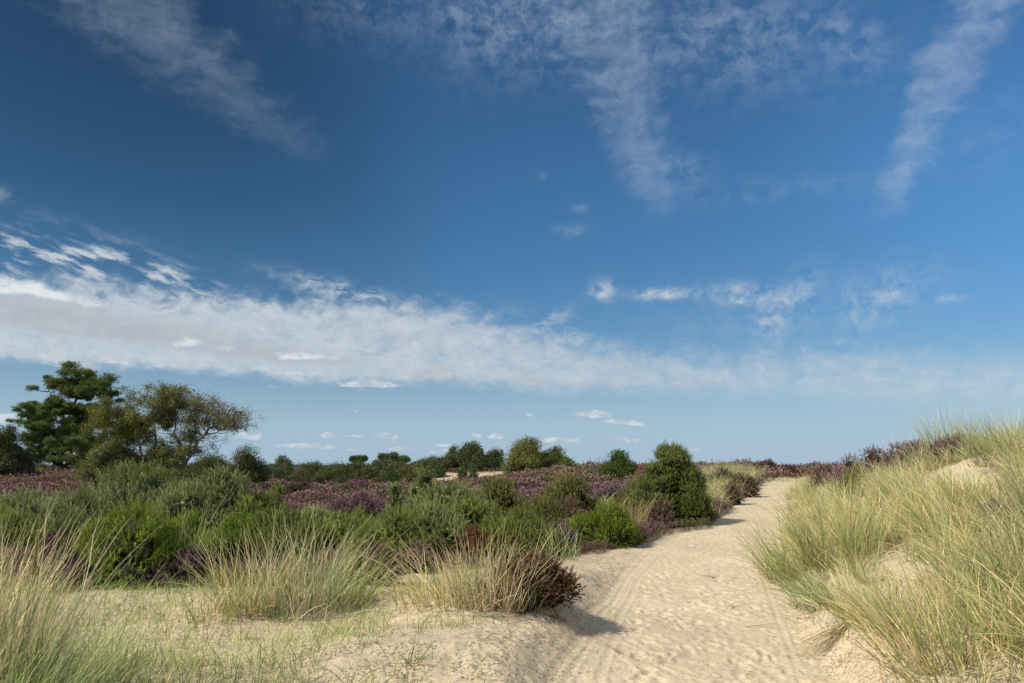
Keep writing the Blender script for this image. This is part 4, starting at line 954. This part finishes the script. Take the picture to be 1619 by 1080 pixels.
# right dune: marked ones first
tuft('big fan shaped green marram tuft beside the path on the right', 1335, 895, 755, 420, r0=.45, spread=.6, bend=.6, lean=(-.12, 0), pal='mix', seed=20, w=.0065)
tuft('green marram tuft hanging over the right edge of the path', 1258, 915, 800, 260, r0=.4, spread=.6, bend=.8, lean=(-.15, 0), pal='green', seed=21)
tuft('large marram tuft filling the lower right corner', 1580, 0, 830, 300, r0=.5, spread=.45, bend=.6, lean=(-.35, 0), pal='mix', seed=22, Y_=6.3)
tuft('marram tuft with dark dead bases at the lower right', 1490, 1040, 900, 240, r0=.38, spread=.5, bend=.6, lean=(-.35, 0), pal='mix', seed=23)
tuft('marram tuft standing highest on the right skyline', 1600, 0, 650, 360, r0=.55, spread=.42, bend=.55, lean=(-.2, 0), pal='mix', seed=24, Y_=11.5)
tuft('pointed marram tuft on the skyline left of the sandy gully', 1498, 0, 652, 280, r0=.4, spread=.38, bend=.4, lean=(-.05, 0), pal='mix', seed=25, Y_=15.8)
tuft('drooping marram tuft over the cut sand bank', 1405, 968, 915, 240, r0=.4, spread=.7, bend=1.1, lean=(-.3, -.1), pal='straw', seed=26)
tuft('low brown marram tuft along the bottom right edge', 1520, 1078, 1000, 240, r0=.35, spread=.7, bend=.9, lean=(-.4, 0), pal='dry', seed=27)
tuft('marram tuft at the near end of the cut sand bank', 1300, 960, 905, 180, r0=.3, spread=.7, bend=1.0, lean=(-.3, 0), pal='green', seed=28)
tuft('green marram tuft hanging low where the path meets the dune', 1262, 905, 835, 240, r0=.32, spread=.8, bend=1.0, lean=(-.35, -.1), pal='green', seed=50)
tuft('greenish marram sprawling left of the small bare hollow', 1300, 938, 868, 260, r0=.34, spread=.8, bend=1.1, lean=(-.4, -.1), pal='green', seed=51)
tuft('tangled marram with brown stalks below the small bare hollow', 1355, 955, 895, 280, r0=.36, spread=.8, bend=1.1, lean=(-.35, -.1), pal='mix', seed=52)
tuft('brown matted marram above the straw bundle', 1415, 985, 915, 300, r0=.36, spread=.8, bend=1.1, lean=(-.4, -.15), pal='dry', seed=53)
tuft('straw tipped marram between the straw bundle and the corner grass', 1455, 1000, 905, 240, r0=.34, spread=.6, bend=.8, lean=(-.3, -.1), pal='straw', seed=54)
# the many tufts of the dune, individually placed copies of eight growths
protos = []
for i in range(8):
    rng = np.random.default_rng(500+i)
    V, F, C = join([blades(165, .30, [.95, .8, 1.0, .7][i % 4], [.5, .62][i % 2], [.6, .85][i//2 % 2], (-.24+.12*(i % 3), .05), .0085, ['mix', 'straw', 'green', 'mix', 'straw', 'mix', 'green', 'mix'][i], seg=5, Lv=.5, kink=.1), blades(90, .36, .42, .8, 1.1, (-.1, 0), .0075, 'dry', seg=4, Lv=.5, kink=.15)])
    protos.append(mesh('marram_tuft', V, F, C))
rng = np.random.default_rng(77); placed = []
PATCH = [(1545, 738, 42), (1365, 890, 26), (1425, 908, 16), (1345, 752, 20)]
def prow(x, y, z): return 540-F_PX*math.tan(math.atan2(z-EYE, y)-PITCH)
def covers(px, y, h):
    x = (px-CXP)/F_PX*y; z = float(gz(x, y)); r0, r1 = prow(x, y, z), prow(x, y, z+h)
    return any(abs(px-h*.16/y*F_PX-a) < w_ and r1 < b_ < r0+6 for a, b_, w_ in PATCH)
def dune_ok(x, y):
    s = x-float(xr(np.array([y]))[0]); return s > .28 and float(bare_right(np.array([x]), np.array([y]))[0]) < .35
tries = 0
while len(placed) < 175 and tries < 9000:
    tries += 1; y = 5+27*rng.uniform()**1.3; px = rng.uniform(1215, 1640); x = (px-CXP)/F_PX*y
    if not dune_ok(x, y): continue
    if any(math.hypot(x-a, y-b_) < .42+.016*y for a, b_ in placed): continue
    if covers(px, y, .85 if y < 17 else .6): continue
    if (x-xr(np.array([y]))[0]) < .9 and y < 8: continue
    placed.append((x, y))
for i, (x, y) in enumerate(placed):
    z = float(gz(x, y)); s = x-float(xr(np.array([y]))[0])
    k = rng.uniform(.48, .80)*(.70 if s < .8 else 1)*(.8 if y > 17 else 1)
    zone = 0 if y < 10 else (1 if y < 17 else 2)
    o = link('marram_tuft', protos[rng.integers(0, 8)], MG, loc=(x, y, z), rz=rng.normal(0, .6), group=['marram on the near right slope', 'marram on the middle of the right dune', 'marram on the far crest of the right dune'][zone],
             label=['green and straw marram tuft leaning left on the near slope of the right dune', 'pale marram tuft leaning left on the middle of the right dune', 'small distant marram tuft along the far crest of the right dune'][zone], cat='grass tuft')
    o.scale = (k*rng.uniform(.9, 1.15),)*2+(k,)
# bank left of the path head
bank = []; tries = 0
while len(bank) < 34 and tries < 3000:
    tries += 1; y = rng.uniform(23, 44); px = rng.uniform(1108, 1200); x = (px-CXP)/F_PX*y
    if float(xl(y))-x < .35 or float(xl(y))-x > 3.2: continue
    if any(math.hypot(x-a, y-b_) < .6 for a, b_ in bank): continue
    bank.append((x, y))
for x, y in bank:
    o = link('marram_tuft', protos[rng.integers(0, 8)], MG, loc=(x, y, float(gz(x, y))), rz=rng.uniform(0, 6.28), group='marram on the bank left of the path head', label='pale marram tuft on the bank left of the path head', cat='grass tuft')
    k = rng.uniform(.65, 1.0); o.scale = (k*1.1, k*1.1, k)
# filling growth between the tufts, nobody could count it
def stuff_blades(name, label, X, Y_, L, pal, spread, bend, lean, w):
    n = len(X); O = np.stack([X, Y_, gz(X, Y_)-.02], 1)
    V, F, C = blades(n, 0, L, spread, bend, lean, w, pal, origin=O, seg=4); return V, F, C
def spread_pts(n, f, clus=.0, y0=3.5, y1=36, x0=-9, x1=14, pw=1.7):
    y = y0+(y1-y0)*rng.uniform(0, 1, n)**pw; x = rng.uniform(x0, x1, n)*(y/14 if x0 < -8 else 1); ok = f(x, y) > rng.uniform(0, 1, n); return x[ok], y[ok]
def f_right(x, y):
    s = x-xr(y); t = x/y*F_PX+CXP
    return (s > .12)*(t < 1760)*S(.1, .7, s)*(1-S(.25, .5, bare_right(x, y)))*np.clip((fbm(x, y, .9, 3, 121)+.62), .1, 1)*np.where((y < 10.5) & (s < .9), np.where((fbm(x, y, 1.2, 2, 123) > -.02) & (y > 7), .7, .08), 1)
n = 80000; y = 4+34*rng.uniform(0, 1, n)**1.25; px = rng.uniform(1215, 1720, n); x = (px-CXP)/F_PX*y; ok = f_right(x, y) > rng.uniform(0, 1, n); x, y, px = x[ok], y[ok], px[ok]
L = np.clip(rng.normal(.38, .17, len(x)), .08, .9)
for a, b_, w_ in PATCH:
    pr_ = 540-F_PX*np.tan(np.arctan2(gz(x, y)-EYE, y)-PITCH); L = np.where((np.abs(px-a) < w_) & (pr_ > b_-10) & (pr_ < b_+60), L*.3, L)
a1 = stuff_blades('', '', x, y, L, 'mix', .7, .9, np.stack([np.full(len(x), -.25), np.zeros(len(x))], 1), .0085)
V, F, C = a1; link('marram_grass', mesh('marram_grass', V, F, C), MG, kind='stuff', label='loose marram grass growing all over the right dune', cat='grass')
def f_left(x, y):
    sl = xl(y)-x; h = heath_mask(x, y); t = x/y*F_PX+CXP
    cl = S(-.04, .12, fbm(x, y, 1.3, 3, 131))
    d = (.75*S(330, 60, t)+.35*S(500, 350, t))*S(13, 9, y) + cl*.8*S(.4, 1.6, sl) + .5*bump(x, y, -3.6, 5, 2, 2)
    d = d + .5*bump(x, y, -1.2, 9.4, 1.3, 1.0) + .35*S(.05, .5, h)*S(.9, .5, h)
    return np.clip(d, 0, 1)*(sl > .25)*(h < .9)
n = 110000; y = 3.4+17*rng.uniform(0, 1, n)**1.3; px = rng.uniform(-160, 1080, n); x = (px-CXP)/F_PX*y; ok = f_left(x, y)*np.where(px < 470, .8, .62) > rng.uniform(0, 1, n); x, y = x[ok], y[ok]
L = np.clip(rng.normal(.17, .09, len(x)), .05, .5)*(1+.9*S(180, 20, x/y*F_PX+CXP)); V, F, C = stuff_blades('', '', x, y, L, 'mix', .8, 1.0, np.stack([np.full(len(x), .15), np.zeros(len(x))], 1), .0055)
link('short_grass', mesh('short_grass', V, F, C), MG, kind='stuff', label='short dry grass scattered over the sand on the left', cat='grass')
# bank grass fill left of the path head
n = 9000; y = rng.uniform(22, 46, n); x = xl(y)-rng.uniform(.05, 3.4, n); L = np.clip(rng.normal(.5, .15, n), .2, .9)
V, F, C = stuff_blades('', '', x, y, L, 'mix', .6, .7, np.zeros((n, 2)), .016); link('bank_grass', mesh('bank_grass', V, F, C), MG, kind='stuff', label='loose grass on the bank left of the path head', cat='grass')
n = 1500; y = rng.uniform(40, 48, n); x = xl(y)+rng.uniform(-1, 3, n); x2 = rng.normal(0, .35, 700)+at(1212, 26)[0]; y2 = rng.normal(26, 1.2, 700)
V, F, C = stuff_blades('', '', np.r_[x, x2], np.r_[y, y2], np.r_[rng.uniform(.1, .3, n), rng.uniform(.02, .06, 700)], 'green', .8, .9, np.zeros((n+700, 2)), .014); link('path_grass', mesh('path_grass', V, F, C), MG, kind='stuff', label='short green grass growing in the middle and head of the path', cat='grass')
# crumbs of dead stalk on the sand
def litter(n, f, name, label):
    y = 3.5+17*rng.uniform(0, 1, n)**1.6; px = rng.uniform(-50, 1650, n); x = (px-CXP)/F_PX*y; ok = f(x, y) > rng.uniform(0, 1, n); x, y = x[ok], y[ok]; n = len(x)
    a = rng.uniform(0, 6.28, n); L = rng.uniform(.015, .07, n); z = gz(x, y)+relief(x, y)+.004
    d = np.stack([np.cos(a), np.sin(a), rng.normal(0, .15, n)], 1); s = np.stack([-np.sin(a), np.cos(a), np.zeros(n)], 1)*rng.uniform(.0012, .003, n)[:, None]
    c = np.stack([x, y, z], 1); m1 = c+d*L[:, None]*.5+np.array([0, 0, 1])*L[:, None]*.12; e = c+d*L[:, None]+s*rng.uniform(-6, 6, (n, 1))
    V = np.stack([c-s, c+s, m1+s, m1-s, e], 1).reshape(-1, 3); F = (np.array([[0, 1, 2], [0, 2, 3], [3, 2, 4]])[None]+(np.arange(n)*5)[:, None, None]).reshape(-1, 3)
    cc = np.where(rng.uniform(size=(n, 1)) < .5, np.array([[.12, .09, .06]]), np.array([[.36, .29, .17]]))*rng.uniform(.7, 1.3, (n, 1))
    link(name, mesh(name, V, F, np.repeat(cc, 5, 0)), MW, kind='stuff', label=label, cat='litter')
litter(42000, lambda x, y: (heath_mask(x, y) < .5)*(1+sum(3*bump(x, y, a, b_, r_*1.7, r_*1.7) for a, b_, r_ in NEAR if b_ < 14))*np.where((x > xl(y)) & (x < xr(y)-.1), .16+.45*S(-1.2, -.3, x-xr(y)), .75)*(.35+fbm(x, y, 1.2, 3, 141)*2.2), 'plant_litter', 'crumbs of dead grass and twigs lying on the sand')
# dead things lying on the sand
def twig(name, label, cat, px, py, n, L, ang, spreadv, rad, c, seed):
    g = np.random.default_rng(seed); b = gpos(px, py); b[2] = float(gz(b[0], b[1]))+float(relief(np.array([b[0]]), np.array([b[1]]))[0])+.006; parts = []
    for i in range(n):
        a = ang+g.normal(0, spreadv); l = L*g.uniform(.5, 1.1); e = np.array([math.cos(a)*l, math.sin(a)*l, 0]); 
        wx, wy = b[0]+e[0], b[1]+e[1]; e[2] = float(gz(wx, wy))-b[2]+.008+g.uniform(0, .05)
        s0 = np.array([g.normal(0, .03), g.normal(0, .03), 0]); P = bezier(s0, e, (g.normal(0, .08)*l, g.normal(0, .08)*l, g.uniform(.02, .1)*l), 8)
        parts.append(tube(P, np.linspace(rad, rad*.4, 8), 4, c[i % len(c)]))
    V, F, C = join(parts); return link(name, mesh(name, V, F, C), MW, loc=b, label=label, cat=cat)
twig('dead_grass_bundle', 'bundle of exposed marram roots and straw lying at the foot of the cut bank', 'dead grass', 1345, 985, 46, .55, math.radians(198), .22, .003, [(.45, .36, .17), (.24, .16, .10), (.5, .42, .24)], 1)
twig('dead_twig', 'dark forked dead twig on the right side of the path', 'twig', 1160, 962, 4, .2, 1.0, .7, .003, [(.11, .08, .055)], 2)
twig('dead_twig', 'long thin dead stalk in front of the cut bank', 'twig', 1180, 992, 2, .45, -.35, .12, .0025, [(.14, .10, .07)], 3)
twig('dead_twig', 'thin brown stalk curving from the dark heather clump to the path', 'twig', 868, 972, 4, .75, -.5, .12, .0035, [(.15, .085, .055)], 4)
twig('dead_twig', 'short dead twig near the middle of the path', 'twig', 1132, 915, 5, .22, 2.2, .8, .003, [(.12, .09, .06)], 5)
twig('dead_twig', 'pale dead stalk lying along the sand below the straw bundle', 'twig', 1322, 1010, 3, .4, .05, .1, .003, [(.55, .47, .28)], 6)
twig('dead_twig', 'dark twig lying across the tyre tracks', 'twig', 985, 1035, 3, .14, 2.6, .5, .003, [(.12, .09, .06)], 7)
# pale log in the heather
b = at(443, 17.5); b[2] = float(gz(b[0], b[1]))+.42
V, F, C = tube(np.array([[-.34, 0, -.03], [-.2, .02, .0], [0, 0, .02], [.2, .03, .05], [.36, .02, .03]]), np.array([.05, .065, .06, .055, .035]), 9, (.42, .35, .27), .15)
V2, F2, C2 = tube(np.array([[.1, 0, .05], [.18, .0, .15], [.22, .02, .22]]), np.array([.03, .02, .012]), 6, (.4, .33, .25), .1)
V, F, C = join([(V, F, C), (V2, F2, C2)]); link('dead_log', mesh('dead_log', V, F, C, True), MW, loc=b, label='pale weathered log lying in the heather behind the left tufts', cat='log')
# far off dark speck, given a guessed body and wings
d = ray(909, 531); p = np.array([0, 0, EYE])+d/d[1]*95
r_ = .13; t = np.linspace(-1, 1, 9); body = tube(np.stack([0*t, t*r_*1.5, 0*t], 1), r_*.42*np.sqrt(np.clip(1.02-t*t, .02, 1)), 8, (.03, .028, .026))
wg = []
for s_ in (-1, 1):
    V = np.array([[0, .07, .02], [0, -.08, .02], [s_*.2, .10, .11], [s_*.2, -.06, .11], [s_*.42, .0, .03], [s_*.40, -.05, .03]]); F = np.array([[0, 1, 3], [0, 3, 2], [2, 3, 5], [2, 5, 4]]); wg.append((V, F, np.tile([[.03, .028, .026]], (6, 1))))
rt = link('winged_speck', None, loc=p, label='tiny dark winged speck high in front of the long cloud', cat='winged_speck')
link('body', mesh('body', *body, True), MW, rt)
for q in wg: link('wing', mesh('wing', *q), MW, rt)
